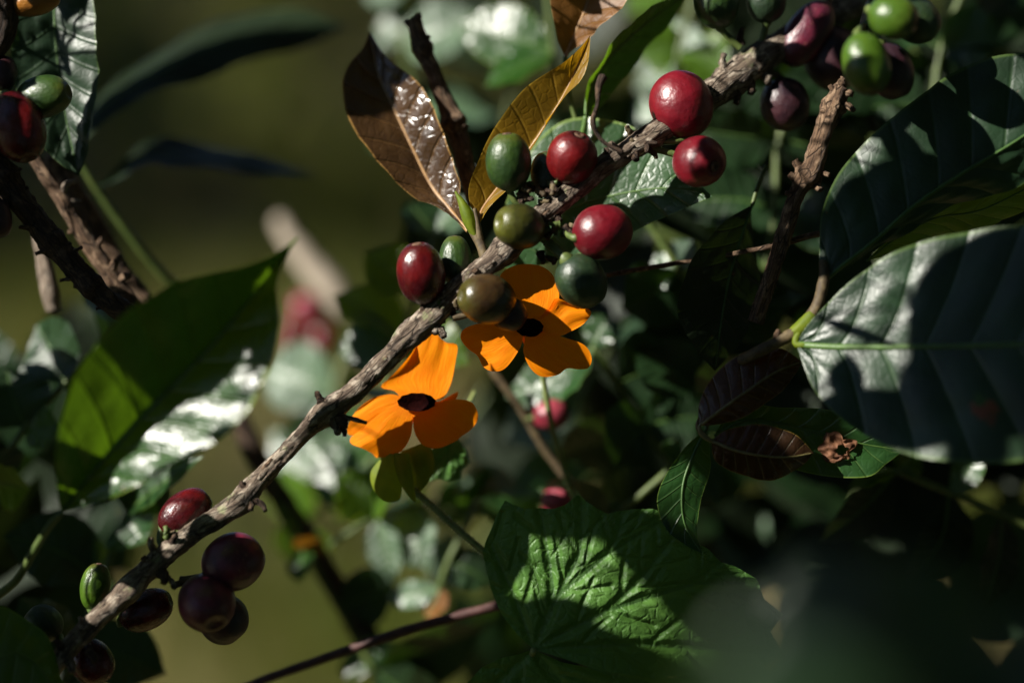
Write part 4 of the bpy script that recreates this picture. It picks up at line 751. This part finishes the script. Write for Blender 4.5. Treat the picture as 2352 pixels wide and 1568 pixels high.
ml = thing("leafy_shoot", "dark rounded leaf blurred in front of the vine leaf's right side", "leaf", (2500, 1700, 1900))
leaf([(2500, 1700, 1900), (2330, 1570, 1900), (2130, 1460, 1880), (1940, 1400, 1860), (1760, 1400, 1840)], [(2300, 1660), (2100, 1600), (1900, 1540), (1760, 1460)], [(2300, 1440), (2150, 1290), (1960, 1262), (1800, 1300)], M['leaf_shade'], ml, zl=-40, zr=-80, bulge=6, wave=8, seed=21)
tube("petiole", [(2500, 1700, 1900), (2580, 1760, 1890), (2700, 1860, 1880)], 8, M['stalk'], ml, rough=.1)
ln = thing("leafy_shoot", "green crinkled leaf corner at the lower left below the cherries", "leaf", (-60, 1600, 120))
leaf([(-140, 1560, 150), (-40, 1530, 150), (40, 1500, 140), (110, 1560, 120), (160, 1680, 100)], [(-80, 1420), (0, 1390), (60, 1425), (130, 1500)], [(-100, 1650), (0, 1660), (80, 1660)], M['leaf'], ln, zl=-40, zr=20, bulge=6, wave=8, seed=22)
tube("petiole", [(-138, 1560, 150), (-200, 1580, 140), (-300, 1640, 120)], 8, M['stalk'], ln, rough=.1)
# ================================================================== thin stems behind
lw = thing("thin_twig", "thin reddish-brown twig crossing low behind the vine leaf", "twig", (540, 1590, -260))
tube("stem", [(500, 1605, -260), (620, 1555, -255), (800, 1492, -245), (950, 1442, -235), (1150, 1388, -230), (1300, 1350, -230)], [10, 11, 12, 12, 12, 12], plain_mat("twig_maroon", (0.045, 0.018, 0.016), (0.08, 0.035, 0.03), .6), lw, rough=.1)
ds = thing("woody_stem", "thick dark woody stem blurred behind the lower purple cherries", "stem", (930, 1640, -740))
tube("stem", [(540, 950, -720), (590, 1050, -720), (680, 1200, -720), (760, 1330, -720), (850, 1480, -730), (930, 1640, -740)], [26, 28, 30, 32, 34, 36], M['bark_dark'], ds, rough=.2, seed=31)
ps = thing("woody_stem", "pale cream stem with red berries blurred behind the large left leaf's tip", "stem", (640, 480, -1700))
tube("stem", [(640, 505, -1700), (662, 540, -1700), (705, 600, -1700), (760, 665, -1700), (790, 730, -1700)], [24, 28, 36, 46, 40], plain_mat("stem_cream", (0.30, 0.25, 0.19), (0.38, 0.32, 0.25), .7), ps, rough=.1)
for c, a, mt in (((705, 712, -1640), 36, 'pink'), ((670, 770, -1650), 32, 'crimson'), ((742, 778, -1630), 34, 'crimson')): cherry(c, a, a * 1.1, M[mt], ps, ang=-70, navel=False, stalk=(755, 690, -1690))
pb = thing("coffee_branch", "thin stem with two pink berries blurred in the gap under the upper flower", "branch", (1180, 900, -420))
tube("stem", [(1130, 850, -420), (1190, 930, -420), (1250, 1030, -430), (1310, 1110, -430), (1370, 1190, -430)], 10, M['stalk_brown'], pb, rough=.1)
cherry((1266, 952, -420), 36, 42, M['pink'], pb, ang=10, navel=False, stalk=(1205, 965, -420)); cherry((1290, 1150, -410), 40, 50, M['pink'], pb, ang=20, navel=False, stalk=(1320, 1125, -420))

# ================================================================== blurred foliage behind: sprays of leaves
HV = nrm(LC + np.array((0, 0, 1.0)))           # a leaf facing this way mirrors the sun
def spray(label, stem, leaves, stem_r=9, mat_stem=None):
    stem = [(a, b, c - 120 if c > -700 else c - 300) for a, b, c in stem]; leaves = [((l[0][0], l[0][1], l[0][2] - (120 if l[0][2] > -700 else 300)),) + l[1:] for l in leaves]
    t = thing("leaf_spray", label, "leaves", stem[0], "blurred leaf sprays behind the branch")
    tube("stem", stem, stem_r, mat_stem or M['stalk'], t, rough=.1, step=14)
    for q, (tip, wdt, mt, facing) in enumerate(leaves):
        P = np.array(stem, float); d = np.hypot(P[:, 0] - tip[0], P[:, 1] - tip[1]); k = int(d.argmin()); b = stem[k]
        nn = HV if facing == 'sun' else nrm(facing)
        if facing == 'sun': tip = (tip[0], tip[1], b[2] + .51 * (tip[0] - b[0]) + .35 * (tip[1] - b[1]))
        plain_leaf(b, (b[0] + (tip[0] - b[0]) * 1.12, b[1] + (tip[1] - b[1]) * 1.12, tip[2]), wdt * 1.15, M[mt], t, bend=rnd.uniform(-.12, .12), normal=nn, seed=q + tip[0] * .01, bulge=3.5, wave=3, rib=3, fold=rnd.uniform(.1, .3))
    return t
F0 = (0.3, 0.2, 1); FL = (-.5, .6, .6); FR = (.7, .1, .7); FD = (.2, -.6, .8); FU = (0, .8, .6)
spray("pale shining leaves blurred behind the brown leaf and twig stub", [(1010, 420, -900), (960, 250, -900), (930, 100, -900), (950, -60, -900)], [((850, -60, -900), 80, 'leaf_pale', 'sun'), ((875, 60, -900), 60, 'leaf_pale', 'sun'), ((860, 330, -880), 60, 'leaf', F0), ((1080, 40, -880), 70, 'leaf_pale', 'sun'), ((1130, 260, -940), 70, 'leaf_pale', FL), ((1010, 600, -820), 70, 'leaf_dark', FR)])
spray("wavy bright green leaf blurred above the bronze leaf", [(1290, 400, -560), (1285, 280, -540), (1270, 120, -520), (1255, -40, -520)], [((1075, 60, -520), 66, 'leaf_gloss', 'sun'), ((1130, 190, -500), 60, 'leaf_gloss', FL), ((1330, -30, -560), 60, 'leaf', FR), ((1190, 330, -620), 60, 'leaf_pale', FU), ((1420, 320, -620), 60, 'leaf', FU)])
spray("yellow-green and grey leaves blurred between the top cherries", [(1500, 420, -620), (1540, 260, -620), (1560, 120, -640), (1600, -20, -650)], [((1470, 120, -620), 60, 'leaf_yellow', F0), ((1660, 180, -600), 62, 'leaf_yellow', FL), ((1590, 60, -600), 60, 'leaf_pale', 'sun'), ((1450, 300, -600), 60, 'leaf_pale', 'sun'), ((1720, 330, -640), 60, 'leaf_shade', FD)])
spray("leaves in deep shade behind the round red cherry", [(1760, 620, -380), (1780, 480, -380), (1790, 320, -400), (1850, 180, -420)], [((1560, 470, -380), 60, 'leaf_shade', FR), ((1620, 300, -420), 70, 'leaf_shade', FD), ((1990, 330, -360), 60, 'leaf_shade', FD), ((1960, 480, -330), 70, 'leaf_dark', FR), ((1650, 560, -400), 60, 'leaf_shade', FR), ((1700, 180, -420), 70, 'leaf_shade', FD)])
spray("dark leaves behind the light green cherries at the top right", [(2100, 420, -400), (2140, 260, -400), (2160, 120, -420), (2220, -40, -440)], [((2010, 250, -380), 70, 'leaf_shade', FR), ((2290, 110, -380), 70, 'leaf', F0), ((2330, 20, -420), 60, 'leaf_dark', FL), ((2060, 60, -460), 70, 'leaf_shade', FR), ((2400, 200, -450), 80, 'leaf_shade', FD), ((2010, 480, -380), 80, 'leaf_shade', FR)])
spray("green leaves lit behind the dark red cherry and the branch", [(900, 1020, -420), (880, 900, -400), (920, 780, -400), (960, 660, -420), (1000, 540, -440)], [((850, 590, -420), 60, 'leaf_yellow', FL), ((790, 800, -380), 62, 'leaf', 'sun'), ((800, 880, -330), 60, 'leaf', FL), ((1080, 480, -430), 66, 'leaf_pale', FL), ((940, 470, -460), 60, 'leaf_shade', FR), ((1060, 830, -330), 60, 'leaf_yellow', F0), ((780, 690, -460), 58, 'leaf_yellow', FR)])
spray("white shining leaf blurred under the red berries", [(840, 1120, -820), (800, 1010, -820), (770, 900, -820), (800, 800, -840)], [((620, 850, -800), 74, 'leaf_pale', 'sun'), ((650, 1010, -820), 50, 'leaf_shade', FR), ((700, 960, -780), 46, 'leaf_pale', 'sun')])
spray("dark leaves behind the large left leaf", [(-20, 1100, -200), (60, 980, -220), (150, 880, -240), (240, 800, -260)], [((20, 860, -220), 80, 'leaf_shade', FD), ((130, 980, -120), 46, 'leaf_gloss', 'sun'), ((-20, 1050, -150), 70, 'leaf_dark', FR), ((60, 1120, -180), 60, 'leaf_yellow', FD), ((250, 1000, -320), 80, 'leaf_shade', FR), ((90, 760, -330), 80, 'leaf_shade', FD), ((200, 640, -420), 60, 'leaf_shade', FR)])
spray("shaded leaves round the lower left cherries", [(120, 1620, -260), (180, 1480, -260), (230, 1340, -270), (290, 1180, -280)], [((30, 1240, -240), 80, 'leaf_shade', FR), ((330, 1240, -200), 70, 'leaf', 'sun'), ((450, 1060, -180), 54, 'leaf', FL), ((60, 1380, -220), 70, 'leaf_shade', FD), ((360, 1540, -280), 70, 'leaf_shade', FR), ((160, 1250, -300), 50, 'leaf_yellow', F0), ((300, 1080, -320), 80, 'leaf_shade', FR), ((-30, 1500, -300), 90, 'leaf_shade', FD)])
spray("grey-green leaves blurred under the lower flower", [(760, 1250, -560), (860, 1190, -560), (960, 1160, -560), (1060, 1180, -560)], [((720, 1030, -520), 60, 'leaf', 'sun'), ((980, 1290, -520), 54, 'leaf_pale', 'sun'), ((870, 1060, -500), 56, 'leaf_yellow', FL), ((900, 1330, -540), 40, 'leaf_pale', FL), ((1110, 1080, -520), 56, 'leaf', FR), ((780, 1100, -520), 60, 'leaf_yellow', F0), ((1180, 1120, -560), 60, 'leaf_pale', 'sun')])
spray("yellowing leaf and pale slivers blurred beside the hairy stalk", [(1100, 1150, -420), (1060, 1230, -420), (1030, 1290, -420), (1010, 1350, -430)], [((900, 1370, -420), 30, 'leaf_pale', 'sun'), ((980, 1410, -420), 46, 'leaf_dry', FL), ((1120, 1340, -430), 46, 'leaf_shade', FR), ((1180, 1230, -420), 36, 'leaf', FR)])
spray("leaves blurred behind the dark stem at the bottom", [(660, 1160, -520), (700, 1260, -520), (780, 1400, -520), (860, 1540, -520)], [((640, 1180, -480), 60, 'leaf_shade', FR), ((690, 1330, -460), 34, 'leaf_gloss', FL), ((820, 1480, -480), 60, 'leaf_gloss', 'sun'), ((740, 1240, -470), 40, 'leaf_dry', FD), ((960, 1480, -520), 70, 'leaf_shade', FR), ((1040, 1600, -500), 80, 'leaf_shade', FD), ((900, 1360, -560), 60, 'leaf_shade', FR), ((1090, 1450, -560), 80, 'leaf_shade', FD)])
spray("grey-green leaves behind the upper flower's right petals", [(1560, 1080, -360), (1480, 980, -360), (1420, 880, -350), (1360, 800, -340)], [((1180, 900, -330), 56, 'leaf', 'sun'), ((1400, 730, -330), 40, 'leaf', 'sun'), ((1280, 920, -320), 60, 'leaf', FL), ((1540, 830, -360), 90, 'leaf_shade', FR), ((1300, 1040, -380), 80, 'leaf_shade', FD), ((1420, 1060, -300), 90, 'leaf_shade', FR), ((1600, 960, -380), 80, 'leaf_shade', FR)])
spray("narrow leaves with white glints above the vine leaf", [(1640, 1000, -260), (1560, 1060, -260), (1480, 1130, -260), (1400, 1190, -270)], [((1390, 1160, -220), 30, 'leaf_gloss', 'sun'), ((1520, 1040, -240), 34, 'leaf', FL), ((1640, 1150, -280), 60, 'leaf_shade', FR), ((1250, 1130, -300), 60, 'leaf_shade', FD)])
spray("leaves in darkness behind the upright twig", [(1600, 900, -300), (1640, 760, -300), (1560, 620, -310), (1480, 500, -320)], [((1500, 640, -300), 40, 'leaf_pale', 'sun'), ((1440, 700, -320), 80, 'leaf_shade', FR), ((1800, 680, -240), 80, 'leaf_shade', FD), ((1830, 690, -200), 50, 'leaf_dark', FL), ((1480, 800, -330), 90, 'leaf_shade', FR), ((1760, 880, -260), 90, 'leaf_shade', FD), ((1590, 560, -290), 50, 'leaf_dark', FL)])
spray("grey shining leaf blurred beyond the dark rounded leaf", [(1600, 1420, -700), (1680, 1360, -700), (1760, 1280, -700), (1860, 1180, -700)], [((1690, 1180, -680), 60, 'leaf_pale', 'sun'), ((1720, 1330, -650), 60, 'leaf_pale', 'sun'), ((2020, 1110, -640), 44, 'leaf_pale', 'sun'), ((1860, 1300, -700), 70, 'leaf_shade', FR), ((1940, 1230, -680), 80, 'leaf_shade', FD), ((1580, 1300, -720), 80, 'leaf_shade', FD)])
spray("small green leaves under the large rust-spotted leaf", [(2450, 1250, -200), (2300, 1180, -200), (2180, 1130, -210), (2060, 1080, -220)], [((1960, 1120, -180), 30, 'leaf_gloss', FL), ((2240, 1040, -180), 34, 'leaf', 'sun'), ((2100, 1040, -190), 34, 'leaf_gloss', F0), ((1900, 1230, -240), 60, 'leaf_shade_paint', FD), ((2080, 1330, -240), 66, 'leaf_shade_paint', FD), ((2260, 1380, -200), 66, 'leaf_shade_paint', FR)])

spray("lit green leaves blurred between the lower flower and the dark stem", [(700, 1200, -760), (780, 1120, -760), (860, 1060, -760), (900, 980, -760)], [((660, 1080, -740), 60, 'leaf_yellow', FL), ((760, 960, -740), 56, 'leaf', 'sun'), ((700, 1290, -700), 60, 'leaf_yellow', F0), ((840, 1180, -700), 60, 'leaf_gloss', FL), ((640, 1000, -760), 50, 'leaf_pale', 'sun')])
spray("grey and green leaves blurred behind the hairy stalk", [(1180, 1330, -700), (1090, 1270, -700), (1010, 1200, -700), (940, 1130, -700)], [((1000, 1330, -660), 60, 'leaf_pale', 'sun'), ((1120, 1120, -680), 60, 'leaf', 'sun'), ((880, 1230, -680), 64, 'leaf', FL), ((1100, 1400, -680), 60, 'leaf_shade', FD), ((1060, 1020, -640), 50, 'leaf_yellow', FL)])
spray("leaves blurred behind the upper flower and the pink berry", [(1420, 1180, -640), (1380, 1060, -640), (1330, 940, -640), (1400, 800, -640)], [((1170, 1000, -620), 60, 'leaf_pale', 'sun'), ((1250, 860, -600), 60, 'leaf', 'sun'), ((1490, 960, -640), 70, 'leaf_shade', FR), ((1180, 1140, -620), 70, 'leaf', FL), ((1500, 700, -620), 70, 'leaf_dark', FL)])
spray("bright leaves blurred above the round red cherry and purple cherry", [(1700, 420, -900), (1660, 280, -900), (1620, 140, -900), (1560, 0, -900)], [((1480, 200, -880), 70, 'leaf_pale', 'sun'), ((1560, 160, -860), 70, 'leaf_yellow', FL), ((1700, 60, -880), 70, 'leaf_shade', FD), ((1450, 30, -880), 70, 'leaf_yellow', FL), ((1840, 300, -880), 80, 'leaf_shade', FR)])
# dark filler deep in the bush
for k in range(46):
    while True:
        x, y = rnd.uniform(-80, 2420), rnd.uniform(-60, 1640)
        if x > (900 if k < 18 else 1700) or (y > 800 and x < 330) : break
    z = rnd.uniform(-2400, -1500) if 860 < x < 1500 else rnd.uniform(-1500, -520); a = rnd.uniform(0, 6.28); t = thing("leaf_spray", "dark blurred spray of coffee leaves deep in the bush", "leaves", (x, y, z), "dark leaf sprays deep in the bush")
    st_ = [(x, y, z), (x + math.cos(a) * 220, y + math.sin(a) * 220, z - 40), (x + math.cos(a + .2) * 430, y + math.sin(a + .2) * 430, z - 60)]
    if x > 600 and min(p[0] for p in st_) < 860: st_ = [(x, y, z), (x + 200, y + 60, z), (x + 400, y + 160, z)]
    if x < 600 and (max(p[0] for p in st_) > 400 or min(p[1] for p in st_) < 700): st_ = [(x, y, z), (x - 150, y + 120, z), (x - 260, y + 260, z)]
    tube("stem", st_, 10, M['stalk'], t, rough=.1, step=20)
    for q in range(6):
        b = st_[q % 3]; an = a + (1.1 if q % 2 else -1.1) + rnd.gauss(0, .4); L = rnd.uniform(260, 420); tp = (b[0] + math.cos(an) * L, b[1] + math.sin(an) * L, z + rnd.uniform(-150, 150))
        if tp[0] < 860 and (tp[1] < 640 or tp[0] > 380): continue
        plain_leaf(b, tp, rnd.uniform(75, 105), M['leaf_shade_paint'] if q % 3 else M['leaf_shade'], t, bend=rnd.uniform(-.1, .1), normal=(rnd.gauss(.4, .4), rnd.gauss(0, .4), 1), seed=q, bulge=4, wave=4, rib=0, nu=4, n=22)

# ================================================================== unseen leaves added along the sun's rays to throw the dappled shade
LIT = [(x, y, 0, 45) for x, y in ((620, 1085), (670, 1025), (720, 975), (770, 930), (830, 880), (880, 830), (930, 780), (985, 735), (1030, 690), (1080, 640), (1130, 600), (1190, 550), (1250, 492), (1310, 440), (1370, 392), (1430, 350))]
LIT += [(967, 628, 20, 70), (1046, 598, -45, 40), (1118, 680, 48, 50), (1168, 372, 25, 70), (1313, 362, 25, 60), (1384, 533, 30, 70), (1335, 640, 28, 45), (1565, 241, -50, 80), (1590, 380, 35, 50), (1180, 490, 50, 40)]
LIT += [(950, 910, -98, 110), (870, 980, -98, 85), (1040, 960, -98, 75), (1000, 830, -98, 75), (1210, 700, -30, 110), (1130, 790, -30, 75), (1280, 810, -30, 85)]
LIT += [(960, 330, -130, 90), (940, 230, -130, 70), (1020, 430, -100, 50), (1150, 340, -60, 80), (1240, 250, -60, 80), (1310, 170, -50, 60), (1480, 450, -120, 90), (1570, 455, -90, 60), (1400, 330, -150, 70), (1210, 600, -50, 50)]
LIT += [(420, 1010, 240, 90), (320, 1050, 240, 70), (520, 950, 240, 70), (220, 1120, 210, 60), (180, 950, 215, 60), (250, 850, 220, 60), (560, 900, 240, 40)]
LIT += [(1930, 740, 100, 60), (1980, 680, 110, 60), (2050, 640, 120, 60), (2120, 590, 140, 50), (1900, 890, 90, 45), (2060, 860, 115, 40), (2080, 740, 120, 40), (1870, 800, 80, 40)]
LIT += [(2260, 190, 60, 55), (2170, 230, 60, 45), (2340, 190, 60, 50), (1995, 380, 50, 30), (1290, 1290, 0, 60), (1180, 1300, 0, 48), (1380, 1310, 0, 45), (1240, 1350, 0, 45), (1340, 1270, 0, 45), (1420, 1360, 0, 38), (1500, 1440, 0, 45)]
LIT += [(2050, 35, 190, 55), (1985, 145, 190, 60), (1840, 80, -190, 50), (1690, 175, -130, 55), (1640, 215, -100, 40), (1890, 300, 0, 40), (1868, 390, 0, 45), (1930, 210, 5, 35), (1565, 1120, -20, 35), (1600, 1230, -10, 25)]
LIT += [(425, 1170, -25, 50), (300, 1430, 50, 25), (470, 1205, 30, 25), (219, 1346, -50, 40), (140, 450, -180, 50), (240, 610, -185, 40), (110, 640, -300, 40), (170, 120, -165, 45), (190, 250, -165, 30), (90, 195, 10, 30), (200, 390, -180, 40)]
LIT += [(680, 1050, -860, 50), (740, 1000, -860, 50), (820, 1150, -820, 50), (1020, 1300, -780, 50), (1110, 1140, -800, 50), (900, 1210, -800, 50), (1200, 1000, -740, 50), (1260, 880, -720, 40), (1500, 190, -1180, 60), (1570, 150, -1160, 60), (1460, 60, -1180, 60), (660, 1270, -800, 40)]
LIT += [(870, 90, -1200, 90), (1060, 120, -1180, 70), (1170, 50, -640, 80), (1170, 190, -620, 60), (700, 850, -1100, 90), (700, 740, -1640, 90), (750, 650, -1700, 95), (680, 560, -1700, 80), (640, 500, -1700, 50), (1500, 100, -740, 80), (1590, 70, -720, 80), (1640, 170, -720, 60), (880, 650, -540, 80), (850, 800, -500, 60), (1010, 520, -550, 60), (120, 900, -240, 40), (740, 1040, -640, 60), (890, 1100, -115, 55), (960, 1090, -130, 40), (1000, 1165, -120, 40), (1060, 1220, -115, 40), (1030, 1060, -200, 50), (1000, 1270, -640, 60), (920, 1350, -540, 40), (1210, 880, -450, 55), (1380, 740, -450, 40), (1266, 952, -420, 45), (1290, 1140, -410, 45), (1440, 1130, -340, 50), (1500, 590, -420, 45), (1710, 1250, -980, 80), (2020, 1130, -760, 50), (820, 1460, -600, 60), (690, 1300, -580, 30), (340, 1180, -320, 50), (1990, 1050, -40, 45), (1920, 1030, -22, 40), (1840, 965, -45, 25), (1860, 735, 50, 35), (1420, 130, -160, 40), (1500, 50, -170, 40), (2300, 1080, -300, 40), (1850, 1035, 15, 30), (1500, 1530, 2590, 150), (1600, 1570, 2590, 120)]
SX = nrm(np.cross((0, 1, 0), LC)); SY = np.cross(LC, SX)
def sunxy(P): return np.stack([P @ SX, P @ SY], -1)
LP = np.array([pr(l[:3]) for l in LIT]); LQ = sunxy(LP); LR = np.array([l[3] * 0.92 for l in LIT])
CELL = 24.0; X0, Y0, NX, NY = -3200, -2200, 250, 190
need = np.zeros((NX, NY), bool)
ri = np.linalg.inv(RCn)
for o in list(scn.objects):
    if o.type != 'MESH' or root_of(o).name.startswith(("coffee_bush", "added_shade_tree", "ground", "grass")): continue
    n_ = len(o.data.vertices); A = np.empty(n_ * 3, np.float32); o.data.vertices.foreach_get("co", A); A = A.reshape(-1, 3)[::3] + np.array(root_of(o).location)
    A = ((A - CAMn) @ RCn) / SC; A[:, 2] += D
    k = (D - A[:, 2]) / D; vis = (np.abs(A[:, 0] / k) < 1300) & (np.abs(A[:, 1] / k) < 900) & (A[:, 2] < 2000)
    q = sunxy(A[vis & (A[:, 2] > -380)]); ix = ((q[:, 0] - X0) / CELL).astype(int); iy = ((q[:, 1] - Y0) / CELL).astype(int); ok = (ix >= 0) & (ix < NX) & (iy >= 0) & (iy < NY); need[ix[ok], iy[ok]] = True
cover = np.zeros_like(need); gxx, gyy = np.meshgrid(X0 + (np.arange(NX) + .5) * CELL, Y0 + (np.arange(NY) + .5) * CELL, indexing='ij')
rr = random.Random(11); placed = []
SHADE = [((310, 880, 260), (610, 700, 250), 92), ((0, 350, 45), (100, 270, 45), 60), ((20, 180, 0), (150, 240, 10), 30), ((2130, 830, 170), (2370, 500, 240), 90), ((2200, 900, 220), (2440, 600, 300), 150), ((2110, 960, 160), (2400, 880, 280), 110), ((1890, 975, 100), (2330, 1010, 240), 65), ((1900, 570, 45), (2260, 370, 60), 80), ((225, 255, -580), (780, 65, -890), 62), ((270, 400, -580), (735, 402, -800), 50), ((1880, 730, 80), (2090, 815, 150), 13), ((1965, 830, 110), (1995, 970, 120), 36), ((2000, 1540, 2600), (2350, 1380, 2650), 230), ((2150, 1700, 2500), (2420, 1450, 2450), 240), ((1850, 1370, 1860), (2350, 1600, 1900), 190), ((1620, 930, 20), (1830, 830, 30), 60), ((1130, 1185, 0), (1500, 1185, 0), 52), ((1470, 1240, 0), (1660, 1310, 0), 70), ((1200, 1440, 0), (1420, 1430, 0), 34), ((30, 420, -5), (290, 720, -40), 34), ((440, 1270, 60), (600, 1290, 55), 85), ((390, 1370, 90), (570, 1410, 60), 85), ((440, 1400, 115), (530, 1330, 110), 48)]
for a_, b_, w_ in SHADE:
    qa, qb = sunxy(pr(a_)), sunxy(pr(b_)); kk = (D - a_[2]) / D; cx, cy = (qa + qb) / 2; L = np.hypot(*(qb - qa)) * 1.15; a = math.atan2(*(qb - qa)[::-1]); wdt = w_ * kk
    dx, dy = gxx - cx, gyy - cy; la = (dx * math.cos(a) + dy * math.sin(a)) / (L * .47); wa = (-dx * math.sin(a) + dy * math.cos(a)) / (wdt * .95); cover |= la ** 2 + wa ** 2 < 1
    placed.append((cx, cy, L, wdt, a))
for L, tries in ((980, 900), (700, 1200), (480, 1500), (320, 1800), (220, 2000), (150, 2200)):
    wdt = L * .21
    for _ in range(tries):
        todo = np.argwhere(need & ~cover)
        if len(todo) < 30: break
        c = todo[rr.randrange(len(todo))]; cx, cy = X0 + (c[0] + .5) * CELL, Y0 + (c[1] + .5) * CELL; a = rr.uniform(0, math.pi * 2)
        s_ = np.linspace(-.42, .42, 7); px = cx + math.cos(a) * s_ * L; py = cy + math.sin(a) * s_ * L; pw = wdt * np.array([.45, .8, 1, 1, .9, .6, .25])
        if (np.hypot(LQ[:, 0, None] - px, LQ[:, 1, None] - py) < LR[:, None] + pw * .9).any(): continue
        dx, dy = gxx - cx, gyy - cy; la = (dx * math.cos(a) + dy * math.sin(a)) / (L * .47); wa = (-dx * math.sin(a) + dy * math.cos(a)) / (wdt * .95); ins = la ** 2 + wa ** 2 < 1
        gain = (ins & need & ~cover).sum() / max(1, ins.sum())
        if gain < .26: continue
        cover |= ins; placed.append((cx, cy, L, wdt, a))
print("overhang leaves", len(placed), "uncovered", int((need & ~cover).sum()), "of", int(need.sum()))
items = []
for (cx, cy, L, wdt, a) in placed:
    for dist in range(500, 6000, 120):
        d_ = dist + rr.uniform(0, 300); C = SX * cx + SY * cy + LC * d_; dirv = SX * math.cos(a) + SY * math.sin(a)
        ok = True
        for s_ in (-.5, -.25, 0, .25, .5):
            P = C + dirv * L * s_; k = (D - P[2]) / D
            if k <= .03: continue
            mg = wdt / k + 160 + max(0, P[2]) / (D - P[2]) * 200
            if abs(P[0] / k) < 1176 + mg and abs(P[1] / k) < 784 + mg: ok = False; break
        if ok: items.append((C, dirv, L, wdt)); break
left_ = list(range(len(items))); clusters = []
while left_:
    s0 = left_[0]; dd = sorted(left_, key=lambda i: np.linalg.norm(items[i][0] - items[s0][0])); g_ = [i for i in dd[:9] if np.linalg.norm(items[i][0] - items[s0][0]) < 1500]; clusters.append(g_); left_ = [i for i in left_ if i not in g_]
def outside(P):
    k = (D - P[2]) / D
    return k <= .05 or abs(P[0] / k) > 1300 or abs(P[1] / k) > 900
for g_ in clusters:
    grp = [items[i] for i in g_]; Cg = np.array([i[0] for i in grp]); S0 = Cg.mean(0) + LC * 120; S1 = S0 + LC * 700 + np.array((-60, 120, 0))
    if not outside(S0): S0 = Cg[0] + LC * 150; S1 = S0 + LC * 700
    t = world_thing("coffee_branch", "overhanging coffee branch that shades the cherries from above", "branch", tuple(wd(S0)[0]), "unseen branches added for shade")  # added shade caster, not one of the branches in view
    def rawtube(nm, Q, r, mt):
        Q = np.asarray(Q, float); T_ = nrm(np.gradient(Q, axis=0)); X_ = nrm(np.cross(T_, (.2, .3, .9))); Y_ = np.cross(T_, X_)
        mesh_obj(nm, [Q[i] + (X_[i] * math.cos(j * 1.0472) + Y_[i] * math.sin(j * 1.0472)) * r for i in range(len(Q)) for j in range(6)], grid_faces(len(Q), 6, True), mt, t, [(i * .3, math.cos(j), math.sin(j)) for i in range(len(Q)) for j in range(6)])
    rawtube("stem", catmull([S0, (S0 + S1) / 2, S1], 10), 9, M['bark_brown'])
    for q, (C, dv, L, wdt) in enumerate(grp):
        free_leaf([C - dv * L / 2, C - dv * L * .15 + LC * L * .03, C + dv * L * .2 + LC * L * .03, C + dv * L / 2], wdt, LC, M['leaf_dark'], t, fold=.08, seed=q, bulge=3, wave=3, rib=0, n=18, nu=3)
        B = C - dv * L / 2; J = S0 + (S1 - S0) * min(.9, .1 * q + .02); Q = catmull([B, (B + J) / 2 + LC * 25, J], 8)
        if all(outside(p_) for p_ in Q): rawtube("petiole", Q, 3.5, M['stalk'])
